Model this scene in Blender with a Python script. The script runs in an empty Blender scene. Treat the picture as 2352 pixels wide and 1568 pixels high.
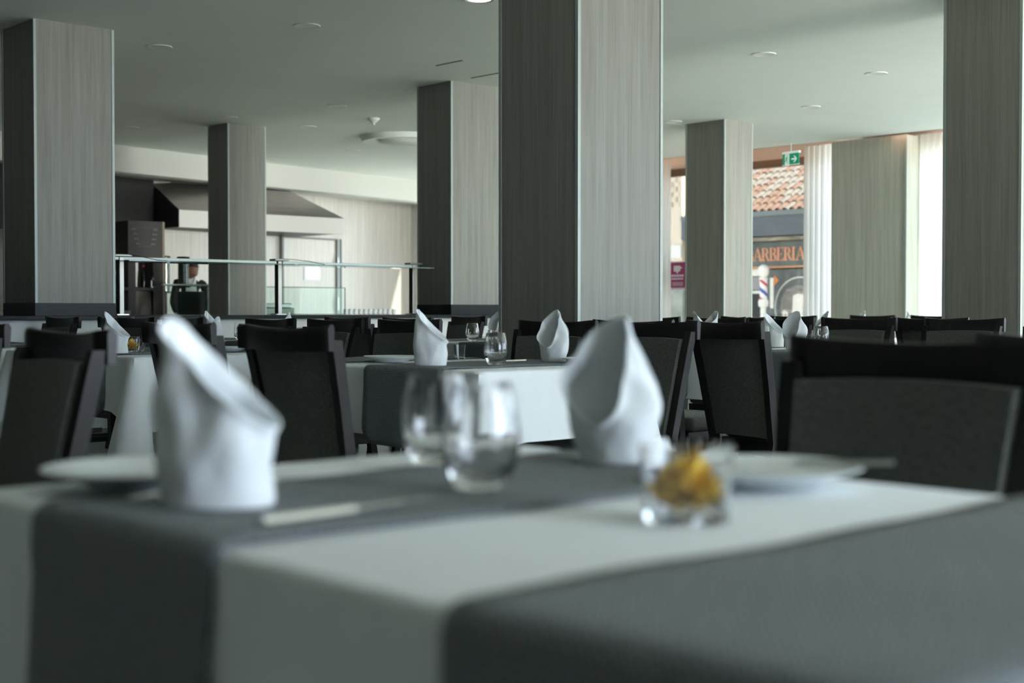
import bpy, bmesh, math, random
from math import sin, cos, pi, radians as R, exp, sqrt, atan2
from mathutils import Vector, Matrix, noise
random.seed(7)
C = bpy.context.scene.collection
SC = bpy.context.scene

# ------------------------------------------------------------------ camera, world, light
E0 = 0.95                      # eye height
YAW = R(47.7)                  # view direction measured from +X
PITCH = math.atan(71/3200)
cam_d = bpy.data.cameras.new('camera'); cam = bpy.data.objects.new('camera', cam_d); C.objects.link(cam)
cam_d.sensor_width = 36; cam_d.lens = 3200/2352*36; cam_d.clip_start = .05; cam_d.clip_end = 300
cam.location = (0, 0, E0); cam.rotation_euler = (pi/2 - PITCH, 0, YAW - pi/2)
cam_d.dof.use_dof = True; cam_d.dof.focus_distance = 7.2; cam_d.dof.aperture_fstop = 2.9; cam_d.dof.aperture_blades = 9
SC.camera = cam
SC.view_settings.view_transform = 'Standard'; SC.view_settings.look = 'None'
SC.view_settings.gamma = 1; SC.view_settings.use_curve_mapping = False
SC.view_settings.exposure = 0.0
SC.cycles.max_bounces = 14; SC.cycles.diffuse_bounces = 6; SC.cycles.transmission_bounces = 10
SC.cycles.transparent_max_bounces = 16; SC.cycles.sample_clamp_indirect = 6
SC.cycles.caustics_reflective = False; SC.cycles.caustics_refractive = True
W = bpy.data.worlds.new('sky'); SC.world = W; W.use_nodes = True
bg = W.node_tree.nodes['Background']
bg.inputs[0].default_value = (.76, .92, 1.10, 1); bg.inputs[1].default_value = 8.0
sd = bpy.data.lights.new('sun', 'SUN'); sun = bpy.data.objects.new('sun', sd); C.objects.link(sun)
sd.energy = 42.0; sd.angle = R(2); sd.color = (1, .93, .82)
sun.rotation_euler = Vector((.30, -1, .85)).to_track_quat('Z', 'Y').to_euler()
def portal(name, loc, rot, sx, sy):
    l = bpy.data.lights.new(name, 'AREA'); l.shape = 'RECTANGLE'; l.size = sx; l.size_y = sy
    l.cycles.is_portal = True
    o = bpy.data.objects.new(name, l); C.objects.link(o); o.location = loc; o.rotation_euler = rot
portal('window_portal', (14.95, 4.5, 1.5), (0, R(90), 0), 2.9, 17)
portal('window_portal', (7.5, -3.7, 1.5), (R(90), 0, 0), 13.6, 2.9)
def fill_light(name, loc, rot, sx, sy, power, col, spread):
    l = bpy.data.lights.new(name, 'AREA'); l.shape = 'RECTANGLE'; l.size = sx; l.size_y = sy; l.energy = power; l.color = col; l.spread = R(spread)
    o = bpy.data.objects.new(name, l); C.objects.link(o); o.location = loc; o.rotation_euler = rot
fill_light('window_daylight', (11.1, -4.2, 1.6), (R(90), 0, R(0)), 6.2, 2.6, 140, (.97, 1.0, .93), 40)  # added lamp outside the windows, brightens the far pillars and rear wall
fill_light('near_window_daylight', (2.9, -4.1, 1.7), (R(84), 0, R(20)), 2.8, 2.4, 38, (.78, .92, 1.08), 70)  # added lamp, lifts the nearest table and its napkins
fill_light('kitchen_ceiling_light', (11.9, 17.7, 2.74), (0, 0, R(12)), 5.0, .5, 4, (1, .95, .86), 170)  # unseen warm lamp added above the kitchen to brighten the rear wall

# ------------------------------------------------------------------ materials
MATS = {}
def nmat(name):
    m = bpy.data.materials.new(name); m.use_nodes = True
    nt = m.node_tree; return m, nt, nt.nodes['Principled BSDF']
def mat(name, col, rough=.5, metal=0, spec=.5, noise=0, scale=(20, 20, 20), bump=0, sheen=0, coat=0, emit=None, es=0):
    if name in MATS: return MATS[name]
    m, nt, b = nmat(name)
    b.inputs['Base Color'].default_value = (*col, 1); b.inputs['Roughness'].default_value = rough
    b.inputs['Metallic'].default_value = metal; b.inputs['Specular IOR Level'].default_value = spec
    b.inputs['Coat Weight'].default_value = coat
    if sheen: b.inputs['Sheen Weight'].default_value = sheen
    if emit: b.inputs['Emission Color'].default_value = (*emit, 1); b.inputs['Emission Strength'].default_value = es
    if noise or bump:
        tc = nt.nodes.new('ShaderNodeTexCoord'); mp = nt.nodes.new('ShaderNodeMapping'); mp.inputs['Scale'].default_value = scale
        nz = nt.nodes.new('ShaderNodeTexNoise'); nz.inputs['Scale'].default_value = 1; nz.inputs['Detail'].default_value = 5
        nt.links.new(tc.outputs['Object'], mp.inputs[0]); nt.links.new(mp.outputs[0], nz.inputs['Vector'])
        if noise:
            rp = nt.nodes.new('ShaderNodeMapRange'); rp.inputs['From Min'].default_value = .3; rp.inputs['From Max'].default_value = .7
            rp.inputs['To Min'].default_value = 1-noise; rp.inputs['To Max'].default_value = 1+noise
            nt.links.new(nz.outputs['Fac'], rp.inputs['Value'])
            mx = nt.nodes.new('ShaderNodeVectorMath'); mx.operation = 'SCALE'; mx.inputs[0].default_value = col
            nt.links.new(rp.outputs[0], mx.inputs['Scale']); nt.links.new(mx.outputs[0], b.inputs['Base Color'])
        if bump:
            bp = nt.nodes.new('ShaderNodeBump'); bp.inputs['Strength'].default_value = bump; bp.inputs['Distance'].default_value = .002
            nt.links.new(nz.outputs['Fac'], bp.inputs['Height']); nt.links.new(bp.outputs[0], b.inputs['Normal'])
    MATS[name] = m; return m
def wood_mat(name, c1, c2, rough=.5, s=(26, 26, .7), s2=(90, 90, 2.2)):
    m, nt, b = nmat(name); N = nt.nodes.new; L = nt.links.new
    tc = N('ShaderNodeTexCoord'); fs = []
    for sc, det in ((s, 4), (s2, 6)):
        mp = N('ShaderNodeMapping'); mp.inputs['Scale'].default_value = sc
        nz = N('ShaderNodeTexNoise'); nz.inputs['Scale'].default_value = 1; nz.inputs['Detail'].default_value = det
        nz.inputs['Distortion'].default_value = .4
        L(tc.outputs['Object'], mp.inputs[0]); L(mp.outputs[0], nz.inputs['Vector']); fs.append(nz)
    ad = N('ShaderNodeMath'); ad.operation = 'ADD'; L(fs[0].outputs['Fac'], ad.inputs[0]); L(fs[1].outputs['Fac'], ad.inputs[1])
    cr = N('ShaderNodeValToRGB'); cr.color_ramp.elements[0].position = .36; cr.color_ramp.elements[1].position = .64
    hv = N('ShaderNodeMath'); hv.operation = 'MULTIPLY'; hv.inputs[1].default_value = .5; L(ad.outputs[0], hv.inputs[0])
    cr.color_ramp.elements[0].color = (*c1, 1); cr.color_ramp.elements[1].color = (*c2, 1)
    L(hv.outputs[0], cr.inputs[0]); L(cr.outputs[0], b.inputs['Base Color'])
    b.inputs['Roughness'].default_value = rough
    MATS[name] = m; return m
OAK = wood_mat('grey oak laminate', (.20, .194, .172), (.285, .28, .254), .5)
WALLWOOD = wood_mat('pale oak wall panel', (.50, .47, .42), (.64, .61, .56), .5)
DARKWOOD = mat('dark wenge wood', (.010, .0085, .008), .36, spec=.3, noise=.3, scale=(40, 40, 3))
BROWN = mat('dark brown board', (.026, .019, .016), .5)
TAN = mat('tan wood edge', (.30, .23, .17), .5)
ALU = mat('aluminium trim', (.40, .45, .43), .5, metal=.3)
PAINT = mat('ceiling paint', (.76, .80, .74), .9, noise=.015, scale=(3, 3, 3))
WHITE = mat('white laminate', (.74, .77, .74), .45)
BEAMW = mat('white bulkhead paint', (.60, .60, .56), .85)
GRANITE = mat('black granite', (.012, .015, .016), .30, noise=.6, scale=(160, 160, 160), spec=.15)
FABRIC = None
def weave_mat(name, c1, c2, sx, sy):
    m, nt, b = nmat(name); N = nt.nodes.new; L = nt.links.new
    tc = N('ShaderNodeTexCoord'); outs = []
    for sc in (sx, sy):
        mp = N('ShaderNodeMapping'); mp.inputs['Scale'].default_value = sc
        nz = N('ShaderNodeTexNoise'); nz.inputs['Scale'].default_value = 1; nz.inputs['Detail'].default_value = 3
        L(tc.outputs['Object'], mp.inputs[0]); L(mp.outputs[0], nz.inputs['Vector']); outs.append(nz)
    ad = N('ShaderNodeMath'); ad.operation = 'ADD'; L(outs[0].outputs['Fac'], ad.inputs[0]); L(outs[1].outputs['Fac'], ad.inputs[1])
    mr = N('ShaderNodeMapRange'); mr.inputs['From Min'].default_value = .75; mr.inputs['From Max'].default_value = 1.25; L(ad.outputs[0], mr.inputs[0])
    mx = N('ShaderNodeMix'); mx.data_type = 'RGBA'; mx.inputs[6].default_value = (*c1, 1); mx.inputs[7].default_value = (*c2, 1)
    L(mr.outputs[0], mx.inputs[0]); L(mx.outputs[2], b.inputs['Base Color'])
    bp = N('ShaderNodeBump'); bp.inputs['Strength'].default_value = .25; bp.inputs['Distance'].default_value = .001
    L(ad.outputs[0], bp.inputs['Height']); L(bp.outputs[0], b.inputs['Normal'])
    b.inputs['Roughness'].default_value = .9; b.inputs['Specular IOR Level'].default_value = .2
    b.inputs['Sheen Weight'].default_value = .15
    MATS[name] = m; return m
FABRIC = weave_mat('charcoal linen upholstery', (.040, .043, .039), (.105, .11, .10), (500, 500, 40), (60, 60, 700))
CLOTH = mat('white table linen', (.78, .81, .82), .85, noise=.02, scale=(12, 12, 12), sheen=.2, bump=.15)
NAPK = mat('white napkin linen', (.80, .83, .85), .85, sheen=.25, bump=.6, scale=(55, 55, 55))
PORC = mat('white porcelain', (.72, .76, .76), .15, spec=.6)
STEEL = mat('polished steel', (.62, .64, .64), .18, metal=1)
BRUSH = mat('brushed steel', (.27, .275, .255), .38, metal=.85, noise=.12, scale=(2, 2, 40))
HOODLIP = mat('pale steel lip', (.66, .64, .60), .5, metal=.2)
BLACKM = mat('black enamel', (.008, .008, .008), .5)
CHROME = mat('chrome post', (.5, .5, .47), .4, metal=.6)
def glassmat(name, col=(1, 1, 1), ior=1.45, rough=0):
    m, nt, b = nmat(name)
    b.inputs['Base Color'].default_value = (*col, 1); b.inputs['Transmission Weight'].default_value = 1
    b.inputs['IOR'].default_value = ior; b.inputs['Roughness'].default_value = rough
    MATS[name] = m; return m
GLASS = glassmat('clear glass')
WATER = glassmat('clear water', (.97, .99, .99), 1.33)
def pane_mat(name, col, alpha_t):
    m = bpy.data.materials.new(name); m.use_nodes = True; nt = m.node_tree; N = nt.nodes.new; L = nt.links.new
    nt.nodes.remove(nt.nodes['Principled BSDF']); out = nt.nodes['Material Output']
    tr = N('ShaderNodeBsdfTransparent'); tr.inputs[0].default_value = (*col, 1)
    gl = N('ShaderNodeBsdfGlossy'); gl.inputs['Roughness'].default_value = .02
    fr = N('ShaderNodeFresnel'); fr.inputs[0].default_value = 1.45
    mul = N('ShaderNodeMath'); mul.operation = 'MULTIPLY'; mul.inputs[1].default_value = alpha_t; L(fr.outputs[0], mul.inputs[0])
    mx = N('ShaderNodeMixShader'); L(mul.outputs[0], mx.inputs[0]); L(tr.outputs[0], mx.inputs[1]); L(gl.outputs[0], mx.inputs[2])
    L(mx.outputs[0], out.inputs[0]); MATS[name] = m; return m
PANE = pane_mat('sneeze guard glass', (.90, .96, .93), 1.3)
WINPANE = pane_mat('window glass', (.96, .98, .97), .8)
TINT = pane_mat('solar tinted glass', (.50, .49, .47), .8)  # tint added to dim the bright street behind the pane
GEDGE = mat('green glass edge', (.03, .10, .08), .1, spec=.8)
def curtain_mat():
    m = bpy.data.materials.new('sheer white curtain'); m.use_nodes = True; nt = m.node_tree; N = nt.nodes.new; L = nt.links.new
    nt.nodes.remove(nt.nodes['Principled BSDF']); out = nt.nodes['Material Output']
    tl = N('ShaderNodeBsdfTranslucent'); tl.inputs[0].default_value = (.80, .82, .81, 1)
    df = N('ShaderNodeBsdfDiffuse'); df.inputs[0].default_value = (.74, .76, .75, 1)
    tp = N('ShaderNodeBsdfTransparent')
    a = N('ShaderNodeMixShader'); a.inputs[0].default_value = .35; L(tl.outputs[0], a.inputs[1]); L(df.outputs[0], a.inputs[2])
    b2 = N('ShaderNodeMixShader'); b2.inputs[0].default_value = .10; L(a.outputs[0], b2.inputs[1]); L(tp.outputs[0], b2.inputs[2])
    L(b2.outputs[0], out.inputs[0]); return m
CURT = curtain_mat()
def runner_mat():
    m, nt, b = nmat('diamond woven runner'); N = nt.nodes.new; L = nt.links.new
    uv = N('ShaderNodeUVMap'); sp = N('ShaderNodeSeparateXYZ'); L(uv.outputs[0], sp.inputs[0])
    def tri(sock, period):
        a = N('ShaderNodeMath'); a.operation = 'PINGPONG'; a.inputs[1].default_value = period/2; L(sock, a.inputs[0])
        d = N('ShaderNodeMath'); d.operation = 'DIVIDE'; d.inputs[1].default_value = period/2; L(a.outputs[0], d.inputs[0]); return d
    tx = tri(sp.outputs[1], .030); ty = tri(sp.outputs[0], .042)
    s = N('ShaderNodeMath'); s.operation = 'ADD'; L(tx.outputs[0], s.inputs[0]); L(ty.outputs[0], s.inputs[1])
    k = N('ShaderNodeMath'); k.operation = 'MULTIPLY'; k.inputs[1].default_value = 2*pi*2.5; L(s.outputs[0], k.inputs[0])
    sn = N('ShaderNodeMath'); sn.operation = 'SINE'; L(k.outputs[0], sn.inputs[0])
    mr = N('ShaderNodeMapRange'); mr.inputs['From Min'].default_value = .0; mr.inputs['From Max'].default_value = .8; L(sn.outputs[0], mr.inputs[0])
    # thread speckle
    mp = N('ShaderNodeMapping'); mp.inputs['Scale'].default_value = (700, 700, 700); L(uv.outputs[0], mp.inputs[0])
    nz = N('ShaderNodeTexNoise'); nz.inputs['Scale'].default_value = 1; nz.inputs['Detail'].default_value = 2; L(mp.outputs[0], nz.inputs['Vector'])
    m2 = N('ShaderNodeMath'); m2.operation = 'MULTIPLY'; L(mr.outputs[0], m2.inputs[0])
    r2 = N('ShaderNodeMapRange'); r2.inputs['From Min'].default_value = .35; r2.inputs['From Max'].default_value = .6; L(nz.outputs['Fac'], r2.inputs[0]); L(r2.outputs[0], m2.inputs[1])
    mx = N('ShaderNodeMix'); mx.data_type = 'RGBA'; mx.inputs[6].default_value = (.026, .032, .038, 1); mx.inputs[7].default_value = (.52, .57, .60, 1)
    L(m2.outputs[0], mx.inputs[0]); L(mx.outputs[2], b.inputs['Base Color'])
    b.inputs['Roughness'].default_value = .8; b.inputs['Specular IOR Level'].default_value = .25; b.inputs['Sheen Weight'].default_value = .1
    bp = N('ShaderNodeBump'); bp.inputs['Strength'].default_value = .5; bp.inputs['Distance'].default_value = .001
    L(sn.outputs[0], bp.inputs['Height']); L(bp.outputs[0], b.inputs['Normal'])
    return m
RUN = runner_mat()

# ------------------------------------------------------------------ mesh helpers
class MB:
    def __init__(s): s.bm = bmesh.new()
    def box(s, a, b, bev=0):
        x0, y0, z0 = a; x1, y1, z1 = b
        r = bmesh.ops.create_cube(s.bm, size=1)
        vs = r['verts']
        for v in vs: v.co = Vector(((x0+x1)/2 + v.co.x*(x1-x0), (y0+y1)/2 + v.co.y*(y1-y0), (z0+z1)/2 + v.co.z*(z1-z0)))
        if bev:
            es = {e for v in vs for e in v.link_edges}
            bmesh.ops.bevel(s.bm, geom=list(es), offset=bev, segments=2, affect='EDGES', profile=.5)
        return s
    def grid(s, pts, closed_u=False, closed_v=False):      # pts[i][j]
        n, m = len(pts), len(pts[0])
        V = [[s.bm.verts.new(p) for p in row] for row in pts]
        for i in range(n if closed_u else n-1):
            for j in range(m if closed_v else m-1):
                s.bm.faces.new((V[i][j], V[(i+1) % n][j], V[(i+1) % n][(j+1) % m], V[i][(j+1) % m]))
        return V
    def loft(s, rings, cap=True):
        V = s.grid(rings, closed_v=True)
        if cap:
            s.bm.faces.new(V[0][::-1]); s.bm.faces.new(V[-1])
        return s
    def lathe(s, prof, n=32, c=(0, 0, 0), rib=None):
        prev = None; first = None
        closed = prof[0][0] > 1e-6 or prof[-1][0] > 1e-6
        R_ = []
        for k, (r, z) in enumerate(prof):
            if r < 1e-6: R_.append([s.bm.verts.new((c[0], c[1], c[2]+z))])
            else: R_.append([s.bm.verts.new((c[0]+r*(1+(rib(k, 2*pi*i/n) if rib else 0))*cos(2*pi*i/n), c[1]+r*(1+(rib(k, 2*pi*i/n) if rib else 0))*sin(2*pi*i/n), c[2]+z)) for i in range(n)])
        if closed: R_.append(R_[0])
        for A, B in zip(R_[:-1], R_[1:]):
            if len(A) == 1 and len(B) == 1: continue
            for i in range(n):
                j = (i+1) % n
                if len(A) == 1: s.bm.faces.new((A[0], B[j], B[i]))
                elif len(B) == 1: s.bm.faces.new((A[i], A[j], B[0]))
                else: s.bm.faces.new((A[i], A[j], B[j], B[i]))
        return s
    def tube(s, pts, r, n=8, r2=None):
        pts = [Vector(p) for p in pts]; rings = []
        for i, p in enumerate(pts):
            t = (pts[min(i+1, len(pts)-1)] - pts[max(i-1, 0)]).normalized()
            up = Vector((0, 0, 1)) if abs(t.z) < .9 else Vector((1, 0, 0))
            a = t.cross(up).normalized(); b = t.cross(a).normalized()
            rr = r if r2 is None else r+(r2-r)*i/(len(pts)-1)
            rings.append([p + a*rr*cos(2*pi*k/n) + b*rr*sin(2*pi*k/n) for k in range(n)])
        s.loft(rings); return s
    def poly(s, pts, depth=None, axis=(1, 0, 0)):
        vs = [s.bm.verts.new(p) for p in pts]; f = s.bm.faces.new(vs)
        if depth:
            r = bmesh.ops.extrude_face_region(s.bm, geom=[f])
            bmesh.ops.translate(s.bm, vec=Vector(axis)*depth, verts=[g for g in r['geom'] if isinstance(g, bmesh.types.BMVert)])
        return s
    def build(s, name, m, parent=None, smooth=False, label=None, mods=()):
        bmesh.ops.recalc_face_normals(s.bm, faces=s.bm.faces)
        me = bpy.data.meshes.new(name); s.bm.to_mesh(me); s.bm.free()
        if smooth: smooth_mesh(me, 38)
        me.materials.append(m)
        o = bpy.data.objects.new(name, me); C.objects.link(o)
        if parent: o.parent = parent
        if label: o['label'] = label
        return o
def autosmooth(o, ang=40):
    smooth_mesh(o.data, ang); return o
def smooth_mesh(me, ang):
    for p in me.polygons: p.use_smooth = True
    bm = bmesh.new(); bm.from_mesh(me)
    for e in bm.edges:
        if len(e.link_faces) == 2 and e.calc_face_angle(0) > R(ang): e.smooth = False
    bm.to_mesh(me); bm.free()
def empty(name, loc=(0, 0, 0), rz=0):
    o = bpy.data.objects.new(name, None); C.objects.link(o); o.location = loc; o.rotation_euler = (0, 0, rz)
    o.empty_display_size = .1; return o
def tag(o, label=None, cat=None, group=None, kind=None):
    if label: o['label'] = label
    if cat: o['category'] = cat
    if group: o['group'] = group
    if kind: o['kind'] = kind
    return o
def copy_tree(o, parent=None):
    c = o.copy(); C.objects.link(c); c.parent = parent
    for ch in [x for x in KIDS(o)]: copy_tree(ch, c)
    return c
def KIDS(o): return list(o.children)
def struct(name, mb, m, parent=None, smooth=False):
    o = mb.build(name, m, parent, smooth)
    if not parent: o['kind'] = 'structure'
    return o
def place(o, loc, rz=0): o.location = loc; o.rotation_euler = (0, 0, rz); return o

# ------------------------------------------------------------------ room shell
H = 3.0; XW = 14.7
struct('floor', MB().box((-3, -4, -.1), (15.0, 22, 0)), mat('grey floor tiles', (.50, .51, .49), .25, noise=.06, scale=(2, 2, 2)))
struct('ceiling', MB().box((-3, -4, H), (14.2, 22, H+.2)), PAINT)
struct('awning', MB().box((-2, -6.6, 2.98), (6.5, -3.95, 3.06)), mat('grey awning', (.25, .25, .25), .8))  # unseen slab added to keep direct sun out of the near window
struct('upper_storeys', MB().box((-3.2, -3.9, 3.25), (15.05, 22, 16)), mat('hotel render', (.5, .48, .44), .9))  # unseen mass added over the room to block sky from the shop front
struct('trim_1', MB().box((14.2, -4, H+.10), (15.0, 22, H+.2)), PAINT)     # light cove over the curtains
struct('wall_left', MB().box((-3.2, -4, 0), (-3, 22, H)), mat('dark wall board', (.035, .034, .03), .7))
struct('wall_back', MB().box((-3, 21.5, 0), (15, 21.7, H)), BEAMW)
# rear service wall and white bulkhead, turned about 12 degrees
ang = atan2(17.3-16.1, 13.7-8.03)
def on_wall(px, off=0.0, z=0):      # point on rear plane: distance px along from (8.03,16.1)
    return Vector((8.03+px*cos(ang)-off*sin(ang), 16.1+px*sin(ang)+off*cos(ang), z))
def wbox(p0, p1, o0, o1, z0, z1):
    mb = MB(); pts = [on_wall(p0, o0), on_wall(p1, o0), on_wall(p1, o1), on_wall(p0, o1)]
    mb.loft([[(q.x, q.y, z0) for q in pts], [(q.x, q.y, z1) for q in pts]]); return mb
struct('trim_2', wbox(-9, 6.86, 0, .25, 2.672, 3.0), BEAMW)
struct('trim_3', wbox(.9, 9.5, .25, 1.35, 2.76, 3.0), BEAMW)
struct('wall_rear', wbox(1.2, 9.5, 1.35, 1.5, 0, 2.9), WALLWOOD)
struct('wall_kitchen', wbox(-9, 1.2, 3.2, 3.35, 0, 2.9), WALLWOOD)
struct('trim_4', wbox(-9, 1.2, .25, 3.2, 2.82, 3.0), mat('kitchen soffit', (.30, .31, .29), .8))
struct('wall_return', wbox(1.15, 1.25, 1.45, 3.3, 0, 2.9), WALLWOOD)
# back wall on the far left with oak panel above an opening
struct('wall_side', wbox(-9, -2.9, .35, .5, 2.0, 2.8), WALLWOOD)
# small door with a lit porthole in the rear wall
d_e = empty('door_1'); tag(d_e, kind='structure')
JAMB = mat('seam grey', (.16, .17, .16), .6)
wbox(4.20, 5.36, 1.325, 1.348, .01, 2.07).build('door_leaf', WALLWOOD, d_e)
wbox(5.37, 5.44, 1.29, 1.348, .01, 2.10).build('door_frame', mat('grey jamb', (.25, .27, .26), .5), d_e)
wbox(5.44, 5.46, 1.28, 1.348, .01, 2.10).build('door_seam', JAMB, d_e)
wbox(4.13, 4.17, 1.29, 1.348, .01, 2.10).build('door_frame', JAMB, d_e)
wbox(4.13, 5.46, 1.30, 1.348, 2.08, 2.10).build('door_head', JAMB, d_e)
wbox(5.35, 5.39, 1.27, 1.29, .95, 1.17).build('hinge', BRUSH, d_e)
wbox(5.35, 5.39, 1.27, 1.29, 1.70, 1.80).build('hinge', BRUSH, d_e)
wbox(4.63, 5.01, 1.318, 1.324, 1.42, 1.70).build('door_window_frame', mat('pale frame', (.6, .6, .58), .5), d_e)
wbox(4.67, 4.97, 1.31, 1.317, 1.45, 1.67).build('door_window', mat('lit window', (.8, .85, .85), .3, emit=(.9, 1, .98), es=.6), d_e)
# window wall at X = 14.7
def wall_piece(name, y0, y1, z0=0, z1=3.1, x0=XW, x1=XW+.25, m=BEAMW): return struct(name, MB().box((x0, y0, z0), (x1, y1, z1)), m)
pier = struct('wall_pier', MB().box((14.35, 8.947, 0), (15.0, 9.98, H)), wood_mat('sage oak laminate', (.36, .37, .30), (.50, .51, .45), .5))
struct('trim_5', MB().box((14.335, 8.93, 0), (14.352, 8.955, H)), ALU)
WFR = mat('bronze window frame', (.12, .085, .06), .4, metal=.4)
COVE = mat('cove plaster', (.75, .66, .60), .9)
struct('wall_right_head', MB().box((14.95, -4, 2.93), (15.05, 22, 3.1)), COVE)
spans = [(10.26, 14.2), (15.0, 18.0), (5.0, 9.1), (.5, 4.7), (-3.5, .2)]
for k, (a, b) in enumerate(spans):
    w = empty('window_%d' % (k+1)); tag(w, kind='structure')
    MB().box((14.88, a, 2.83), (14.97, b, 2.93)).build('window_head', WFR, w)
    MB().box((14.88, a, 0), (14.97, b, .08)).build('window_sill', WFR, w)
    for yy in (a, b-.05, (a+b)/2-.02): MB().box((14.89, yy, .08), (14.96, yy+.05, 2.83)).build('window_jamb', WFR, w) if not (k == 0 and yy == (a+b)/2-.02) else None
    MB().box((14.92, a+.05, .08), (14.926, b-.05, 2.83)).build('pane', TINT if k == 0 else WINPANE, w)
for k, (a, b) in enumerate(((14.2, 15.0), (4.7, 5.0), (.2, .5), (-4, -3.5), (18, 22))): wall_piece('wall_right', a, b, x0=14.88, x1=15.0)
# wall behind the camera's right with tall windows (out of view, lights the room)
for k, (a, b) in enumerate(((-3, 1.4), (4.4, 8.0), (11.0, 11.2), (14.2, 15.0))): struct('wall_front', MB().box((a, -4, 0), (b, -3.8, H)), MATS['dark wall board'])
for k, (a, b) in enumerate(((1.4, 4.4), (8.0, 11.0), (11.2, 14.2))):
    w = empty('window_%d' % (k+6)); tag(w, kind='structure')
    MB().box((a, -3.95, .02), (b, -3.85, .1)).build('window_sill', WFR, w)
    MB().box((a, -3.95, 2.9), (b, -3.85, 3.0)).build('window_head', WFR, w)
    MB().box(((a+b)/2-.03, -3.95, .1), ((a+b)/2+.03, -3.85, 2.9)).build('window_mullion', WFR, w)

# ------------------------------------------------------------------ pillars
def pillar(x, y, sx, sy, z0, label, plinth=True, trimw=.015):
    p = empty('pillar', (x, y, 0)); tag(p, label, kind='structure')
    MB().box((0, 0, z0+(.09 if plinth else 0)), (sx, sy, H)).build('shaft', OAK, p)
    for cx, cy in ((0, 0), (sx, 0), (0, sy), (sx, sy)):
        t = trimw; e = .004
        mb = MB()
        x0 = -e if cx == 0 else sx-t; x1 = t if cx == 0 else sx+e
        y0 = -e if cy == 0 else sy-t; y1 = t if cy == 0 else sy+e
        mb.box((x0, y0, z0+(.09 if plinth else 0)), (x1, y1, H-.002)).build('corner_trim', ALU, p)
    if plinth: MB().box((-.006, -.006, z0), (sx+.006, sy+.006, z0+.09)).build('plinth', GRANITE, p)
    return p
pillar(4.13, 9.53, .60, .55, .914, 'grey oak pillar rising from the service counter at far left', True)
pillar(8.0, 9.60, .61, .48, .914, 'grey oak pillar rising from the counter beside the sneeze guard', True)
pillar(7.99, 13.4, .48, .42, 0, 'grey oak pillar behind the glass guard in front of the steel hood', False)
pillar(4.72, 4.72, .60, .56, 0, 'large grey oak pillar in the middle of the dining room', False)
pillar(8.24, 4.32, .58, .54, 0, 'dark-faced oak pillar at the right edge near the dining chairs', False)
pillar(11.77, 9.55, .48, .54, 0, 'pale oak pillar standing in front of the street window', False)

# ------------------------------------------------------------------ service counter
ct = empty('service_counter', (3, 9.3, 0)); tag(ct, 'long white service counter with black granite top under the pillars', 'counter')
MB().box((-6, .12, .1), (6.3, .95, .885)).build('front_panel', WHITE, ct)
MB().box((-6, .2, 0), (6.3, .95, .1)).build('kickboard', mat('grey kick', (.25, .27, .27), .6), ct)
MB().box((2.9, .08, .30), (6.3, .119, .72)).build('shelf_front', mat('grey shelf', (.42, .46, .45), .5), ct)
xs = [-6, -4.5, -3, -1.4, .15, 1.1, 2.3, 3.5, 4.6, 5.38, 6.35]
for a, b in zip(xs[:-1], xs[1:]): MB().box((a+.002, 0, .885), (b-.002, 1.0, .914), .003).build('worktop_slab', GRANITE, ct)
ic = empty('rear_counter', (5.8, 14.2, 0)); tag(ic, 'low rear kitchen counter behind the pillar with glass display', 'counter')
MB().box((0, 0, 0), (6.0, .6, .86)).build('body', WHITE, ic)
MB().box((-.02, -.03, .86), (6.02, .62, .90), .003).build('worktop', GRANITE, ic)

# sneeze guard
gy = 9.98
sg = empty('sneeze_guard', (4.9, gy, .914)); tag(sg, 'glass sneeze guard with steel posts and light bar on counter', 'sneeze guard')
for px in (.10, 1.53, 2.96):
    MB().box((px-.018, -.025, 0), (px+.018, .025, .45), .003).build('post', CHROME, sg)
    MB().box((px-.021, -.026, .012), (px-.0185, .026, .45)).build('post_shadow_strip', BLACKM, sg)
    MB().box((px-.05, -.045, 0), (px+.05, .045, .01), .002).build('post_foot', STEEL, sg)
    MB().box((px-.07, -.06, .452), (px+.07, .03, .468), .003).build('clamp', BRUSH, sg)
for a, b in ((.04, 1.50), (1.56, 2.98)):
    MB().box((a, -.02, .425), (b, .035, .45), .003).build('light_bar', mat('light bar diffuser', (.62, .70, .66), .4, metal=.2), sg)
    MB().box((a, -.26, .412), (b+.02, .10, .418)).build('glass_shelf', PANE, sg)
    MB().box((a, -.266, .411), (b+.02, -.260, .419)).build('glass_edge', GEDGE, sg)
MB().tube([(.06, -.03, .47), (.14, -.05, .47), (.22, -.12, .45), (.30, -.2, .425), (.36, -.26, .42)], .003, 6).build('power_cable', BLACKM, sg, True)
MB().tube([(1.56, -.03, .47), (1.66, -.05, .465), (1.76, -.12, .45), (1.86, -.2, .425)], .003, 6).build('power_cable', BLACKM, sg, True)
# glass display on rear counter
gd = empty('glass_display', (7.6, 14.25, .90)); tag(gd, 'glass display screen with green edges on the rear counter', 'glass screen')
MB().box((.1, 0, 0), (2.55, .006, .33)).build('front_glass', PANE, gd)
MB().box((.1, -.004, .33), (2.55, .30, .336)).build('top_glass', PANE, gd)
MB().box((.1, -.008, .328), (2.55, -.003, .337)).build('top_edge', GEDGE, gd)
MB().box((2.55, -.006, 0), (2.556, .006, .337)).build('end_edge', GEDGE, gd)
MB().box((.1, -.004, 0), (2.55, .0, .008)).build('bottom_edge', GEDGE, gd)
MB().box((.05, -.02, .335), (.9, .02, .35)).build('light_strip', mat('pale light strip', (.7, .78, .74), .3), gd)
MB().box((.27, .06, .01), (.62, .08, .27)).build('back_tray', mat('dark green tray', (.03, .04, .04), .3), gd)

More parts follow.
